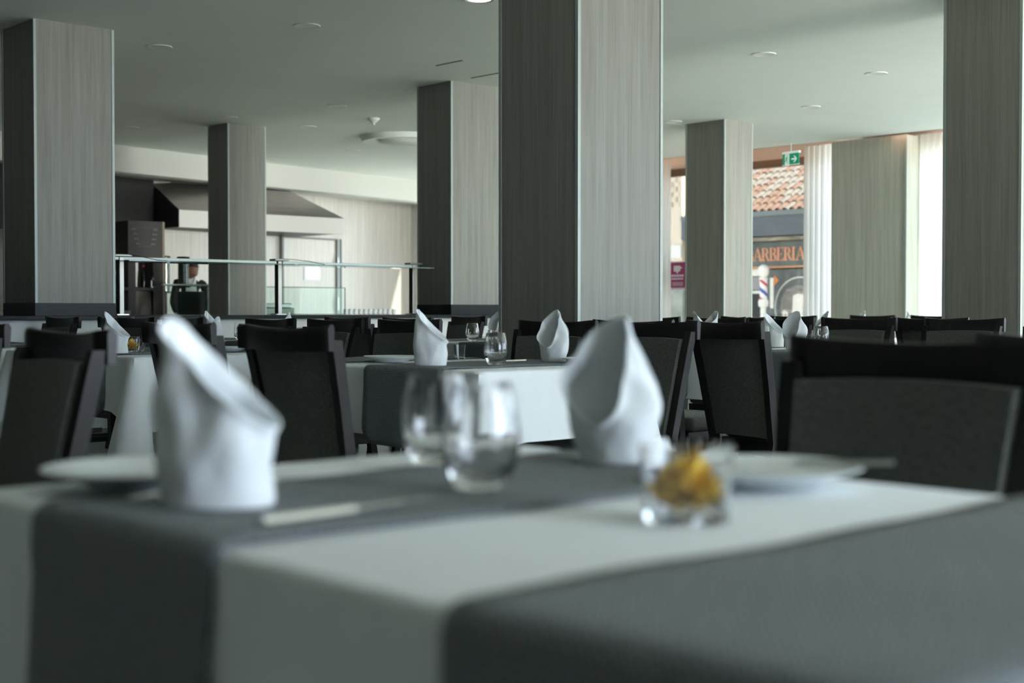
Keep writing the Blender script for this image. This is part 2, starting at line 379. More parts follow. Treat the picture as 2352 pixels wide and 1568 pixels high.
# hood
hd = empty('extractor_hood', (9.38, 17.0, 0)); tag(hd, 'large steel extractor hood with pale lip and black side', 'extractor hood')
MB().box((0, 0, 2.08), (2.72, .05, 2.315)).build('lip', HOODLIP, hd)
MB().box((-.012, .0, 2.08), (.0, 2.2, 2.315)).build('lip_side', BLACKM, hd, label='black side lip')
m_ = MB(); m_.poly([(-.01, 0, 2.315), (-.01, 1.0, 2.79), (-.01, 2.2, 2.79), (-.01, 2.2, 2.315)], .012).build('side_cheek', BLACKM, hd, label='black side cheek')
mb = MB(); mb.grid([[(0.003, .0, 2.316), (2.72, .0, 2.316)], [(.003, .9, 2.79), (2.28, .9, 2.79)]]); mb.grid([[(2.72, 0, 2.316), (2.72, 1.45, 2.316)], [(2.28, .9, 2.79), (2.28, 1.45, 2.79)]])
mb.build('canopy', BRUSH, hd)
MB().box((.01, .05, 2.09), (2.70, 1.4, 2.11)).build('underside', BLACKM, hd)
# dark wall end & tall cabinet
cb = empty('tall_cabinet', (8.07, 15.9, 0)); tag(cb, 'tall dark brown cabinet with niche, under the hood at left', 'cabinet')
rzc = 0.0
MB().box((.0, 0, 0), (.10, .4, 1.60)).build('side_panel', BROWN, cb)
MB().box((.34, 0, 0), (.465, .4, 1.60)).build('side_panel', BROWN, cb)
MB().box((.465, -.006, 0), (.495, .4, 2.06)).build('edge_strip', TAN, cb)
MB().box((.0, 0, 1.60), (.465, .4, 2.06)).build('upper_box', BROWN, cb)
MB().box((-.12, -.02, 1.20), (.34, .38, 1.235)).build('shelf', BROWN, cb)
MB().box((.10, .05, .0), (.34, .4, 1.195)).build('lower_box', mat('brushed brown steel', (.12, .10, .09), .35, metal=.5), cb)
for k in range(4):
    for xx, ww in ((.03+.02*k, .07), (.33-.012*k, .07)):
        MB().box((xx, -.012, 1.95-.06*k), (xx+ww, 0, 1.966-.06*k)).build('vent_slat', mat('slat grey', (.13, .13, .125), .5), cb)
MB().box((.05, -.010, 1.975), (.40, 0, 1.98)).build('vent_rail', MATS['slat grey'], cb)
MB().box((.12, -.010, 1.745), (.32, 0, 1.75)).build('vent_rail', MATS['slat grey'], cb)
struct('trim_6', wbox(-2.2, 1.63, 1.27, 1.34, 1.98, 2.77), mat('black kitchen board', (.010, .010, .009), .7))
# stainless oven at far left
ov = empty('steel_oven', (4.0, 12.6, 0)); tag(ov, 'stainless steel oven with black door at the left edge', 'oven')
MB().box((-.9, 0, 0), (0, .7, 1.45)).build('body', BRUSH, ov)
MB().box((-.85, -.02, .5), (-.09, 0, 1.40)).build('oven_door', mat('black door glass', (.01, .01, .012), .1), ov)
MB().box((-.95, -.03, 1.45), (.03, .72, 1.50)).build('top_rim', BRUSH, ov)
MB().box((-.9, .02, 1.52), (-.0, .70, 1.56)).build('top_shelf', BRUSH, ov)
MB().box((-.9, .05, 1.57), (.0, .70, 1.80)).build('upper_unit', BLACKM, ov)

# bottles, glasses in niche
def world_cab(x, y, z): v = Matrix.Rotation(rzc, 3, 'Z') @ Vector((x, y, 0)); return (8.07+v.x, 15.9+v.y, z)
bt = empty('wine_bottle', world_cab(.265, .12, 1.235)); tag(bt, 'dark wine bottle with red neck band on the cabinet shelf', 'bottle')
MB().lathe([(.0, 0), (.037, .003), (.038, .17), (.032, .2), (.015, .24), (.014, .31), (.0, .312)], 16).build('bottle_body', mat('dark bottle glass', (.01, .012, .01), .1), bt, True)
MB().lathe([(.0155, .255), (.016, .256), (.016, .285), (.0155, .286)], 16).build('neck_band', mat('red foil', (.35, .04, .03), .4), bt, True)
def stemglass(loc, label):
    g = empty('carafe', loc); tag(g, label, 'carafe', 'clear glass vessels on the cabinet shelf')
    MB().lathe([(.045, 0), (.05, .01), (.03, .06), (.035, .10), (.055, .2), (.053, .2), (.033, .10), (.028, .06), (.04, .015)], 16).build('vessel', GLASS, g, True)
stemglass(world_cab(.06-.12, .1, 1.235), 'clear glass carafe on the cabinet shelf, left one')
stemglass(world_cab(.165, .12, 1.235), 'clear glass carafe on the shelf next to the bottle')
tp = empty('bar_tap', world_cab(.325, .02, 1.235)); tag(tp, 'small chrome tap on the shelf right of the bottle', 'tap')
MB().tube([(0, 0, 0), (0, 0, .09), (.0, -.03, .12), (0, -.05, .09)], .012, 8).build('spout', STEEL, tp, True)
MB().lathe([(.02, 0), (.02, .01), (0, .012)], 12).build('base', STEEL, tp)
fx = empty('sink_faucet', (7.9, 16.0, .95)); tag(fx, 'curved chrome faucet left of the tall cabinet', 'faucet')
MB().tube([(0, 0, 0), (0, 0, .14), (.02, 0, .18), (.06, 0, .19), (.10, 0, .16), (.11, 0, .12)], .009, 8).build('spout', STEEL, fx, True)
MB().lathe([(.02, 0), (.02, .02), (0, .022)], 12).build('base', STEEL, fx)
sk = struct('trim_7', MB().box((6.4, 15.8, 0), (8.05, 16.3, .95)), mat('sink unit', (.2, .2, .19), .5))
# cereal dispensers
CER = mat('speckled cereal', (.24, .20, .15), .8, noise=.9, scale=(70, 70, 70))
for (px, yy, z0, hh, lab) in ((9.0, 16.7, 1.2, .42, 'cylinder of cereal standing by the tan cabinet edge'), (8.15, 14.68, 1.24, .29, 'cylinder of cereal standing beside the woman')):
    c = empty('cereal_dispenser', (px, yy, z0)); tag(c, lab, 'dispenser', 'clear cereal cylinders')
    MB().lathe([(0, 0), (.055, 0), (.055, hh), (0, hh)], 20).build('filling', CER, c, True)
    MB().lathe([(.062, 0), (.062, hh+.03), (.060, hh+.03), (.060, 0)], 20).build('cylinder', PANE, c, True)
    MB().lathe([(0, hh+.03), (.078, hh+.03), (.07, hh+.05), (0, hh+.05)], 20).build('lid', BLACKM, c, True)
    MB().lathe([(0, -.02), (.08, -.02), (.08, 0), (0, 0)], 20).build('foot', BLACKM, c)
    if z0 == 1.2: MB().box((-.02, -.02, -.3), (.02, .02, -.02)).build('stand', BLACKM, c)
    else: MB().box((-.02, -.02, -.34), (.02, .02, -.02)).build('stand', BLACKM, c)
struct('trim_8', MB().box((8.95, 16.3, 0), (10.6, 16.9, .90)), mat('back bench', (.06, .06, .075), .5))
# row of white cups on the rear counter
cup0 = None
for k in range(11):
    if cup0 is None:
        cup0 = empty('white_cup'); MB().lathe([(0, 0), (.022, 0), (.032, .06), (.030, .06), (.02, .005), (0, .005)], 14).build('bowl', PORC, cup0, True); c = cup0
    else: c = copy_tree(cup0)
    c.location = (10.2+.076*k, 14.32, .905); c.rotation_euler = (0, R(16), 0)
    tag(c, 'small white cup tilted in the row on the rear counter', 'cup', 'row of white cups on the rear counter')
# steel bain-marie box on rear counter
bx = empty('steel_food_warmer', (8.95, 14.55, .90)); tag(bx, 'low steel food warmer box behind the glass display', 'food warmer')
MB().box((0, 0, 0), (.65, .25, .08), .005).build('base', BRUSH, bx); MB().box((.02, .02, .08), (.63, .23, .14), .01).build('lid', STEEL, bx)

# ------------------------------------------------------------------ ceiling fittings
def ceil_at(px, py, z=H):
    s = (713-py)/(z-E0); d = 3200/s; l = (px-1176)/3200*d
    return (cos(YAW)*d+sin(YAW)*l, sin(YAW)*d-cos(YAW)*l)
LENS = mat('frosted downlight lens', (.72, .74, .70), .5)
dl = empty('downlight')
MB().lathe([(.072, -.004), (.095, -.006), (.098, 0), (.07, 0)], 28).build('ring', mat('ring paint', (.72, .74, .70), .5), dl, True)
MB().lathe([(0, -.003), (.072, -.003), (.072, -.001), (0, -.001)], 28).build('diffuser', LENS, dl)
spots = [(370, 110, 'second downlight from the left pillar top'), (707, 62, 'unlit downlight left of the lit one in the ceiling'), (527, 271, 'downlight directly above the hood pillar'),
         (776, 245, 'downlight left of the smoke detector'), (708, 292, 'downlight below left of the smoke detector'), (301, 294, 'downlight just right of the left pillar'),
         (812, 347, 'small downlight under the round ceiling vent'), (1752, 127, 'downlight above the pale window pillar'), (2009, 171, 'downlight nearest the right pillar'),
         (1860, 247, 'downlight above the exit sign'), (1545, 281, 'downlight beside the pale window pillar top'), (622, 366, 'small downlight close to the white bulkhead')]
first = True
for px, py, lab in spots:
    o = dl if first else copy_tree(dl); first = False
    x, y = ceil_at(px, py); place(o, (x, y, H)); tag(o, lab, 'ceiling light', 'unlit round downlights in the ceiling')
x, y = ceil_at(1101, 2)
ld = empty('downlight', (x, y, H)); tag(ld, 'the one lit round downlight left of the middle pillar', 'ceiling light')
MB().lathe([(.078, -.004), (.098, -.008), (.10, 0), (.076, 0)], 28).build('ring', MATS['ring paint'], ld, True)
MB().lathe([(0, -.004), (.078, -.004), (.078, -.001), (0, -.001)], 28).build('diffuser', mat('lit diffuser', (1, 1, 1), .5, emit=(1, .93, .86), es=2.2), ld, label='glowing diffuser')
x, y = ceil_at(859, 273)
sm = empty('smoke_detector', (x, y, H)); tag(sm, 'white domed smoke detector on the ceiling left of the round vent', 'smoke detector')
MB().lathe([(0, -.05), (.03, -.048), (.045, -.03), (.06, -.022), (.068, 0), (0, 0)], 24).build('housing', LENS, sm, True)
MB().lathe([(0, -.056), (.016, -.075), (.018, -.048), (0, -.048)], 12).build('sensor', MATS['ring paint'], sm, True)
x, y = ceil_at(931, 316)
av = empty('air_vent', (x, y, H)); tag(av, 'large round ceiling air vent with dark slot beside pillar', 'air vent')
MB().lathe([(.36, -.05), (.50, -.06), (.54, 0), (.34, 0)], 56).build('outer_ring', PAINT, av, True)
MB().lathe([(.30, -.02), (.36, -.02), (.36, -.01), (.30, -.01)], 56).build('slot', BLACKM, av, label='black air slot')
MB().lathe([(0, -.075), (.18, -.085), (.30, -.05), (.32, -.03), (0, -.02)], 56).build('centre_dish', PAINT, av, True)
for a, b in (((1003, 153), (1062, 141)), ((1083, 181), (1150, 169))):
    p, q = ceil_at(*a), ceil_at(*b)
    dx, dy = q[0]-p[0], q[1]-p[1]; ln = sqrt(dx*dx+dy*dy)
    o = MB().box((0, -.008, -.004), (ln, .008, 0)).build('air_slot', mat('slot grey', (.12, .13, .12), .8))
    place(o, (p[0], p[1], H), atan2(dy, dx)); tag(o, 'narrow dark air slot in the ceiling, %s one near the counter pillar' % ('left' if a[0] < 1050 else 'right'), 'air slot')
# exit sign
es = empty('exit_sign', (14.05, 10.37, 2.80)); tag(es, 'green emergency exit sign with running figure and arrow at window', 'exit sign')
es.rotation_euler = (0, 0, R(-8))
GR = mat('exit green', (.0, .27, .14), .4, emit=(.0, .35, .18), es=.35); SW = mat('sign white', (.8, .85, .8), .4, emit=(.8, .9, .85), es=.4)
MB().box((0, -.14, -.06), (.012, .13, .075)).build('plate', GR, es)
MB().box((-.004, -.145, .075), (.03, .135, .10)).build('lamp_housing', SW, es)
MB().box((.0, -.15, -.068), (.006, .14, -.06)).build('lower_edge', SW, es)
MB().box((-.003, .02, -.075), (0, .088, .07)).build('door_symbol', SW, es)
# running figure (green on white door)
mb = MB(); mb.lathe([(0, 0), (.008, 0), (.008, .002), (0, .002)], 10); 
bmesh.ops.rotate(mb.bm, verts=mb.bm.verts, cent=(0, 0, 0), matrix=Matrix.Rotation(R(90), 3, 'Y')); bmesh.ops.translate(mb.bm, verts=mb.bm.verts, vec=(-.0065, .052, .050))
for p, q, r in (((-.005, .055, .036), (-.005, .06, .0), .008), ((-.005, .06, .0), (-.005, .045, -.02), .005), ((-.005, .045, -.02), (-.005, .05, -.045), .005), ((-.005, .06, .0), (-.005, .078, -.018), .005), ((-.005, .078, -.018), (-.005, .085, -.02), .005), ((-.005, .055, .032), (-.005, .038, .015), .004), ((-.005, .055, .032), (-.005, .074, .014), .004)): mb.tube([p, q], r, 6)
mb.build('running_figure', GR, es)
mb = MB(); mb.box((-.003, -.06, -.002), (0, -.02, .010))
mb.poly([(-.001, -.110, .004), (-.001, -.072, .045), (-.001, -.055, .045), (-.001, -.085, .004), (-.001, -.055, -.037), (-.001, -.072, -.037)], -.002)
mb.box((-.003, -.095, -.003), (0, -.02, .011)); mb.build('arrow', SW, es)
MB().box((.0, -.01, .1), (.01, .01, .2)).build('hanger', MATS['ring paint'], es)

# ------------------------------------------------------------------ curtains
def curtain(y0, y1, x, label, n=None, amp=.025, lam=.085):
    mb = MB(); n = int((y1-y0)/lam*8); rows = []
    for i in range(n+1):
        yy = y0+(y1-y0)*i/n; ph = 2*pi*(yy-y0)/lam
        rows.append([(x+amp*(sin(ph)+.35*sin(ph*.37+1))*(.55+.45*(1-t)), yy+.008*sin(ph*2+1), .02+t*3.0) for t in (0, .25, .5, .75, 1)])
    mb.grid(rows); o = mb.build('curtain', CURT, None, True); return tag(o, label, 'curtain', 'sheer white window curtains')
curtain(10.0, 10.565, 14.62, 'sheer white curtain between the shop window view and wood pier')
curtain(12.81, 13.9, 14.62, 'sheer white curtain at left of the window, beside the middle pillar')
curtain(6.2, 9.02, 14.62, 'wide sheer white curtain right of the wood pier')
curtain(.6, 3.4, 14.62, 'sheer white curtain at the far right, behind the right pillar', lam=.11)
# warm strip lights in the cove
for k, (a, b) in enumerate(((10.3, 13.9), (5.0, 9.08), (.5, 4.7))):
    o = MB().box((14.22, a, 3.05), (14.24, b, 3.07)).build('strip_light', mat('warm led strip', (1, .8, .7), .5, emit=(1, .55, .38), es=10))
    tag(o, ('warm LED strip hidden in the cove above the shop window', 'warm LED strip above the wide curtain', 'warm LED strip above the far right curtain')[k], 'strip light')

# poster on the window
po = empty('window_poster', (14.915, 12.76, 1.24)); tag(po, 'magenta and white poster stuck on the street window at left', 'poster')
MB().box((0, 0, 0), (.004, .32, .40)).build('sheet', mat('poster white', (.7, .66, .68), .5), po)
MG = mat('magenta print', (.30, .03, .14), .5)
MB().box((-.003, .03, .03), (0, .31, .385)).build('magenta_field', MG, po)
mb = MB(); mb.box((-.005, .12, .26), (-.003, .24, .34), .002).box((-.005, .09, .30), (-.003, .12, .32)).box((-.005, .16, .235), (-.003, .19, .26)).build('emblem', MATS['poster white'], po)
mb = MB()
for r_, (zz, hh, wds) in enumerate(((.185, .03, (.05, .04, .05, .04, .05)), (.145, .022, (.04, .05, .03, .05, .05)))):
    yy = .28
    for w_ in wds: mb.box((-.005, yy-w_*.8, zz), (-.003, yy, zz+hh)); yy -= w_
mb.build('headline_bars', MATS['poster white'], po)
mb = MB(); [mb.box((-.005, .07, .06+.02*k), (-.003, .27, .067+.02*k)) for k in range(3)]; mb.build('small_print_bars', MATS['poster white'], po)

# ------------------------------------------------------------------ street outside
struct('ground', MB().box((15.3, -40, -.12), (60, 60, -.05)), mat('pale paving', (.62, .61, .56), .9, noise=.1, scale=(1, 1, 1)))
struct('ground_side', MB().box((-20, -40, -.12), (15.3, -4.3, -.05)), MATS['pale paving'])
XF = 25.5
bs = empty('barber_shop', (XF, 0, 0)); tag(bs, 'barber shop across the street with tiled roof and dark fascia', 'shop building')
FY0, FY1 = 15.5, 21.7
SHOPDK = mat('shop green black', (.10, .125, .12), .5, noise=.25, scale=(3, 3, 3))
MB().box((.3, FY0, -.05), (5, FY1, 3.1)).build('wall', mat('shop plaster', (.30, .29, .27), .8), bs)
MB().box((-.35, FY0, 2.62), (.35, FY1, 3.12)).build('fascia', mat('blue grey fascia', (.085, .105, .125), .5, noise=.12, scale=(1, 2, 2)), bs)
MB().box((-.38, FY0, 3.06), (.3, FY1, 3.17)).build('gutter', mat('gutter grey', (.14, .17, .18), .5), bs)
MB().box((-.1, FY0, 2.52), (.3, FY1, 2.60)).build('ledge', mat('weathered ledge', (.36, .34, .28), .8, noise=.4, scale=(4, 4, 8)), bs)
MB().box((.05, FY0, 1.95), (.3, FY1, 2.50)).build('sign_board', SHOPDK, bs)
MB().box((.03, FY0, 1.91), (.3, FY1, 1.95)).build('orange_line', mat('orange paint', (.55, .28, .16), .6), bs)
MB().box((.20, FY0, 0), (.3, FY1, 1.91)).build('shop_front', SHOPDK, bs)
# lettering
def serif_word(word, h, y_start, z0, x0, dep0, m, parent):
    cnt = [0]
    def D(): cnt[0] += 1; return dep0+.0007*(cnt[0] % 17)
    """letters run toward -Y; each letter is one mesh"""
    y = y_start
    def P(u, v): return (x0, y-u*h, z0+v*h)
    for ch in word:
        mb = MB()
        def bar(u0, v0, u1, v1): mb.poly([P(u0, v0), P(u1, v0), P(u1, v1), P(u0, v1)], D(), (-1, 0, 0))
        def quad(*q): mb.poly([P(*t) for t in q], D(), (-1, 0, 0))
        def bowl(cu, cv, ru, rv, th):
            for k in range(8):
                a, b_ = -pi/2+pi*k/8, -pi/2+pi*(k+1)/8
                i_ = lambda q: (cu+(ru-th)*cos(q), cv+(rv-.075)*sin(q)); o_ = lambda q: (cu+ru*cos(q), cv+rv*sin(q))
                quad(i_(a), o_(a), o_(b_), i_(b_))
        if ch in 'BREI':
            bar(.08, 0, .25, 1); bar(0, 0, .34, .075); bar(0, .945, .34, 1)
        if ch == 'B':
            bar(.25, .48, .36, .535); bar(.3, .945, .36, 1); bar(.3, 0, .36, .075); bowl(.34, .74, .27, .26, .15); bowl(.34, .265, .33, .265, .16); adv = .72
        if ch == 'R':
            bar(.25, .46, .36, .515); bar(.3, .945, .36, 1); bowl(.34, .73, .29, .27, .16); quad((.34, .46), (.50, .48), (.78, .0), (.60, .0)); bar(.56, 0, .86, .075); adv = .80
        if ch == 'E':
            bar(.25, .945, .60, 1); bar(.25, 0, .62, .075); bar(.25, .47, .47, .525); bar(.55, .76, .60, 1); bar(.57, 0, .62, .25); bar(.44, .40, .48, .6); adv = .70
        if ch == 'I': adv = .42
        if ch == 'A':
            quad((.06, .0), (.13, .0), (.42, .98), (.36, 1.0)); quad((.34, 1.0), (.46, 1.0), (.82, 0), (.63, 0)); bar(.20, .32, .64, .375); bar(-.03, 0, .23, .075); bar(.54, 0, .90, .075); adv = .82
        mb.build('letter', m, parent); y -= adv*h*SPACE
SPACE = .92
serif_word('BARBERIA', .30, 20.06, 2.07, .05, .015, mat('orange letters', (.62, .30, .18), .6), bs)
# window with dark interior & white frame at left of picture
MB().box((.14, 19.66, 0), (.2, 21.3, 1.33)).build('doorway', mat('dark doorway', (.008, .01, .01), .4), bs)
MB().box((.12, 19.62, 1.34), (.2, 21.3, 1.40)).build('white_bar', WHITE, bs)
MB().box((.12, 19.45, 1.74), (.2, 21.6, 1.9)).build('white_panel', WHITE, bs)
MB().box((.13, 19.60, 1.42), (.2, 21.3, 1.72)).build('grey_window', mat('window grey', (.28, .28, .28), .2), bs)
# roof tiles
rf = MB().poly([(-.3, FY0, 3.14), (-.3, FY1, 3.14), (3.2, FY1, 4.9), (3.2, FY0, 4.9)], .06, (0, 0, -1)).build('roof', mat('roof underlay', (.30, .20, .15), .9), bs)
TILEM = mat('weathered terracotta tile', (.175, .115, .088), .85, noise=.4, scale=(6, 6, 6)); TILEG = mat('lichen grey tile', (.20, .19, .175), .9, noise=.3, scale=(6, 6, 6))
def tile_mesh(m):
    mb = MB(); rows = []
    for i in range(7):
        a = pi*i/6; rows.append([(-.02, .085*cos(a), .075*sin(a)+.012), (.44, .070*cos(a), .06*sin(a))])
    mb.grid(rows); rows2 = [[(-.02, .07*cos(pi*i/6), .06*sin(pi*i/6)+.012), (-.02, .085*cos(pi*i/6), .075*sin(pi*i/6)+.012)] for i in range(7)]; mb.grid(rows2)
    o = mb.build('tile', m, rf, True); return o.data, o
tA, oA = tile_mesh(TILEM); tB, oB = tile_mesh(TILEG); bpy.data.objects.remove(oA); bpy.data.objects.remove(oB)
sl = atan2(1.76, 3.5)
for r_ in range(9):
    for c_ in range(29):
        yy = 15.9+.2*c_*1.0+.0
        o = bpy.data.objects.new('tile', tA if random.random() > (.06+.12*r_) else tB); C.objects.link(o); o.parent = rf
        u = .40*r_; o.location = (-.33+u*cos(sl), yy+random.uniform(-.008, .008), 3.155+u*sin(sl)); o.rotation_euler = (0, -sl+random.uniform(-.02, .02), random.uniform(-.02, .02))
# big portrait panel: dark board, ring, pale face outline (generic drawing)
pp = empty('portrait_panel', (XF+.10, 18.74, 0)); tag(pp, 'black and white portrait in a ring on the shop front', 'wall picture')
def disc(r0, r1, cy, cz, n=40, a0=0, a1=2*pi):
    mb = MB(); rows = []
    for i in range(n+1):
        a = a0+(a1-a0)*i/n; rows.append([(0, cy+r0*cos(a), cz+r0*sin(a)), (0, cy+r1*cos(a), cz+r1*sin(a))])
    mb.grid(rows); return mb
def shift(o, x): o.location = (x, 0, 0); return o
o = MB().box((0, -1.3, .2), (.02, .78, 1.88)).build('board', mat('board charcoal', (.10, .12, .12), .4, noise=.3, scale=(2, 6, 3)), pp)
PW = mat('print white', (.75, .75, .72), .6); PK = mat('print dark', (.05, .05, .05), .6); PG = mat('print grey', (.22, .22, .21), .6, noise=.5, scale=(3, 3, 60))
shift(disc(.66, .685, -.12, 1.02).build('ring', PW, pp), -.004)
shift(disc(.50, .53, -.08, .98, a0=R(60), a1=R(230)).build('ring', PW, pp), -.005)
shift(MB().poly([(0, .42, .98), (0, .40, 1.2), (0, .25, 1.42), (0, .0, 1.52), (0, -.3, 1.5), (0, -.5, 1.35), (0, -.45, 1.0), (0, .1, .9), (0, .2, .82), (0, .36, .75)]).build('hair', PG, pp), -.006)
shift(MB().poly([(0, .06, 1.28), (0, -.06, 1.33), (0, -.30, 1.30), (0, -.55, 1.15), (0, -.60, .6), (0, -.35, .35), (0, .0, .35), (0, .12, .75), (0, .08, .95)]).build('face', PW, pp), -.008)
shift(MB().poly([(0, .36, .92), (0, .30, .97), (0, .20, .92), (0, .19, .7), (0, .26, .62), (0, .33, .72)]).build('ear', PW, pp), -.009)
shift(MB().poly([(0, .29, .86), (0, .25, .88), (0, .23, .8), (0, .27, .72)]).build('ear_shadow', PG, pp), -.011)
shift(MB().poly([(0, -.15, 1.0), (0, -.32, 1.05), (0, -.42, 1.02), (0, -.3, 1.02)]).build('eyebrow', PK, pp), -.011)
shift(MB().poly([(0, -.18, .88), (0, -.27, .92), (0, -.36, .88), (0, -.27, .85)]).build('eye', PG, pp), -.011)
shift(disc(0.001, .03, -.28, .885, 12).build('pupil', PK, pp), -.013)
shift(MB().poly([(0, .58, 1.75), (0, .44, 1.63), (0, .58, 1.51)][:3]).build('orange_triangle', mat('sign orange', (.75, .25, .06), .5), pp), -.012)
# barber pole
bp_ = empty('barber_pole', (XF-.3, 19.32, 0)); tag(bp_, 'striped barber pole with white globe and cap at shop door', 'barber pole')
def stripe_mat():
    m, nt, b = nmat('barber stripes'); N = nt.nodes.new; L = nt.links.new
    tc = N('ShaderNodeTexCoord'); sp = N('ShaderNodeSeparateXYZ'); L(tc.outputs['Object'], sp.inputs[0])
    at = N('ShaderNodeMath'); at.operation = 'ARCTAN2'; L(sp.outputs[1], at.inputs[0]); L(sp.outputs[0], at.inputs[1])
    a = N('ShaderNodeMath'); a.operation = 'DIVIDE'; a.inputs[1].default_value = 2*pi; L(at.outputs[0], a.inputs[0])
    z = N('ShaderNodeMath'); z.operation = 'MULTIPLY_ADD'; z.inputs[1].default_value = 2.4; L(sp.outputs[2], z.inputs[0]); L(a.outputs[0], z.inputs[2])
    f = N('ShaderNodeMath'); f.operation = 'FRACT'; L(z.outputs[0], f.inputs[0])
    cr = N('ShaderNodeValToRGB'); cr.color_ramp.interpolation = 'CONSTANT'; e = cr.color_ramp.elements
    e[0].position = 0; e[0].color = (.75, .75, .75, 1); e[1].position = .3; e[1].color = (.5, .04, .06, 1)
    for p, c_ in ((.48, (.75, .75, .75, 1)), (.78, (.05, .1, .4, 1))): q = e.new(p); q.color = c_
    L(f.outputs[0], cr.inputs[0]); L(cr.outputs[0], b.inputs['Base Color']); return m
MB().lathe([(0, 1.20), (.085, 1.20), (.085, 1.64), (0, 1.64)], 20).build('striped_cylinder', stripe_mat(), bp_, True)
MB().lathe([(0, 1.64), (.10, 1.64), (.10, 1.68), (.07, 1.70), (.11, 1.75), (.13, 1.83), (.11, 1.92), (.05, 1.97), (0, 1.98)], 20).build('globe', WHITE, bp_, True)
MB().lathe([(0, -.05), (.065, -.05), (.065, 1.02), (.10, 1.04), (.115, 1.10), (.115, 1.15), (.095, 1.20), (0, 1.20)], 20).build('base', WHITE, bp_, True)
MB().box((.08, -.20, 1.0), (.11, -.12, 1.68)).build('bracket_board', WHITE, bp_)
# neighbour house seen through left window
nh = empty('neighbour_house', (25.3, 21.8, 0)); tag(nh, 'cream house with lattice screen seen left of the window pillar', 'house')
MB().box((0, 0, 1.9), (5, 12, 6)).build('wall', mat('cream render', (.72, .64, .54), .9), nh)
MB().box((.02, 0, 0), (5, 12, 1.9)).build('ground_floor', mat('grey ground floor', (.34, .38, .36), .8, noise=.35, scale=(1, 3, 3)), nh)
for i in range(10):
    for j in range(8): 
        if (i+j) % 2 == 0: MB().box((-.04, .0+.14*i, 3.42+.12*j), (0, .06+.14*i, 3.53+.12*j)).build('lattice_piece', mat('lattice beige', (.50, .45, .38), .9), nh)
MB().box((-.6, .28, 0), (-.45, .42, 1.55)).build('gate_post', WHITE, nh)
MB().box((-.05, 0, 2.2), (0, 12, 2.5)).build('band', WHITE, nh)

# ------------------------------------------------------------------ chairs
def make_chair():
    """Local frame: faces +X, origin on floor below the rail centre."""
    root = empty('dining_chair')
    top = .910; W2 = .235
    def backx(z): return .0 if z > top else (.16*((top-z)/.9)**.85 if z > .40 else .16*((top-.40)/.9)**.85-(.40-z)*.18)
    # crest rail, curved in plan, ends curl backwards
    rings = []; n = 20
    for i in range(n+1):
        t = -1+2*i/n; y = t*.245
        bow = .030*(1-t*t)                         # centre bows away from the sitter
        curl = .022*max(0, (abs(t)-.82)/.18)**2
        xx = .012-bow+0 - curl
        zt = top-.012+.012*t*t; zb = top-.080+.004*t*t; th = .014 if abs(t) < .97 else .009
        rings.append([(xx-th, y, zb), (xx-th-.004, y, zt-.012), (xx-th+.004, y, zt), (xx+th-.004, y, zt), (xx+th, y, zt-.010), (xx+th, y, zb)])
    mb = MB(); mb.loft(rings); o = mb.build('crest_rail', DARKWOOD, root); autosmooth(o, 50)
    for s in (-1, 1):                              # rear legs running up as back posts
        rings = []
        for z in (0, .2, .40, .5, .65, .80, .865):
            y = s*(.19+.035*max(0, (z-.40))/.5); x = backx(z); w = .017; d = .018
            rings.append([(x-d, y-w, z), (x+d, y-w, z), (x+d, y+w, z), (x-d, y+w, z)])
        MB().loft(rings).build('rear_leg', DARKWOOD, root)
        MB().loft([[(.56+a*.016, s*.205+b*.016, 0) for a, b in ((-1, -1), (1, -1), (1, 1), (-1, 1))], [(.56+a*.021, s*.205+b*.021, .40) for a, b in ((-1, -1), (1, -1), (1, 1), (-1, 1))]]).build('front_leg', DARKWOOD, root)
    # upholstered back panel
    rows = []
    for k in range(9):
        z = .415+(.834-.415)*k/8; row = []
        hw = .172+.035*(z-.40)/.5
        for i in range(9):
            t = -1+2*i/8; row.append((backx(z)-.004-.024*(1-t*t)*((z-.40)/.5)**.5, t*hw, z+.006*(1-t*t)))
        rows.append(row)
    mb = MB(); mb.grid(rows); mb.grid([[(p[0]+.036, p[1]*.97, p[2]) for p in r] for r in rows])
    fr = [rows[0][i] for i in range(9)]+[rows[k][8] for k in range(1, 9)]+[rows[8][i] for i in range(7, -1, -1)]+[rows[k][0] for k in range(7, 0, -1)]
    mb.grid([[p, (p[0]+.036, p[1]*.97, p[2])] for p in fr], closed_u=True)
    bmesh.ops.remove_doubles(mb.bm, verts=mb.bm.verts, dist=.0005)
    o = mb.build('back_panel', FABRIC, root); autosmooth(o, 50)
    MB().box((.145, -.20, .335), (.58, .20, .40), .004).build('seat_frame', DARKWOOD, root)
    # seat cushion
    mb = MB(); mb.box((.16, -.215, .40), (.60, .215, .465), .022); o = mb.build('seat_cushion', FABRIC, root); autosmooth(o, 60)
    for s in (-1, 1): MB().box((.14, s*.195-.009, .17), (.56, s*.195+.009, .20)).build('side_stretcher', DARKWOOD, root)
    MB().box((.34, -.19, .172), (.36, .19, .198)).build('cross_stretcher', DARKWOOD, root)
    return root
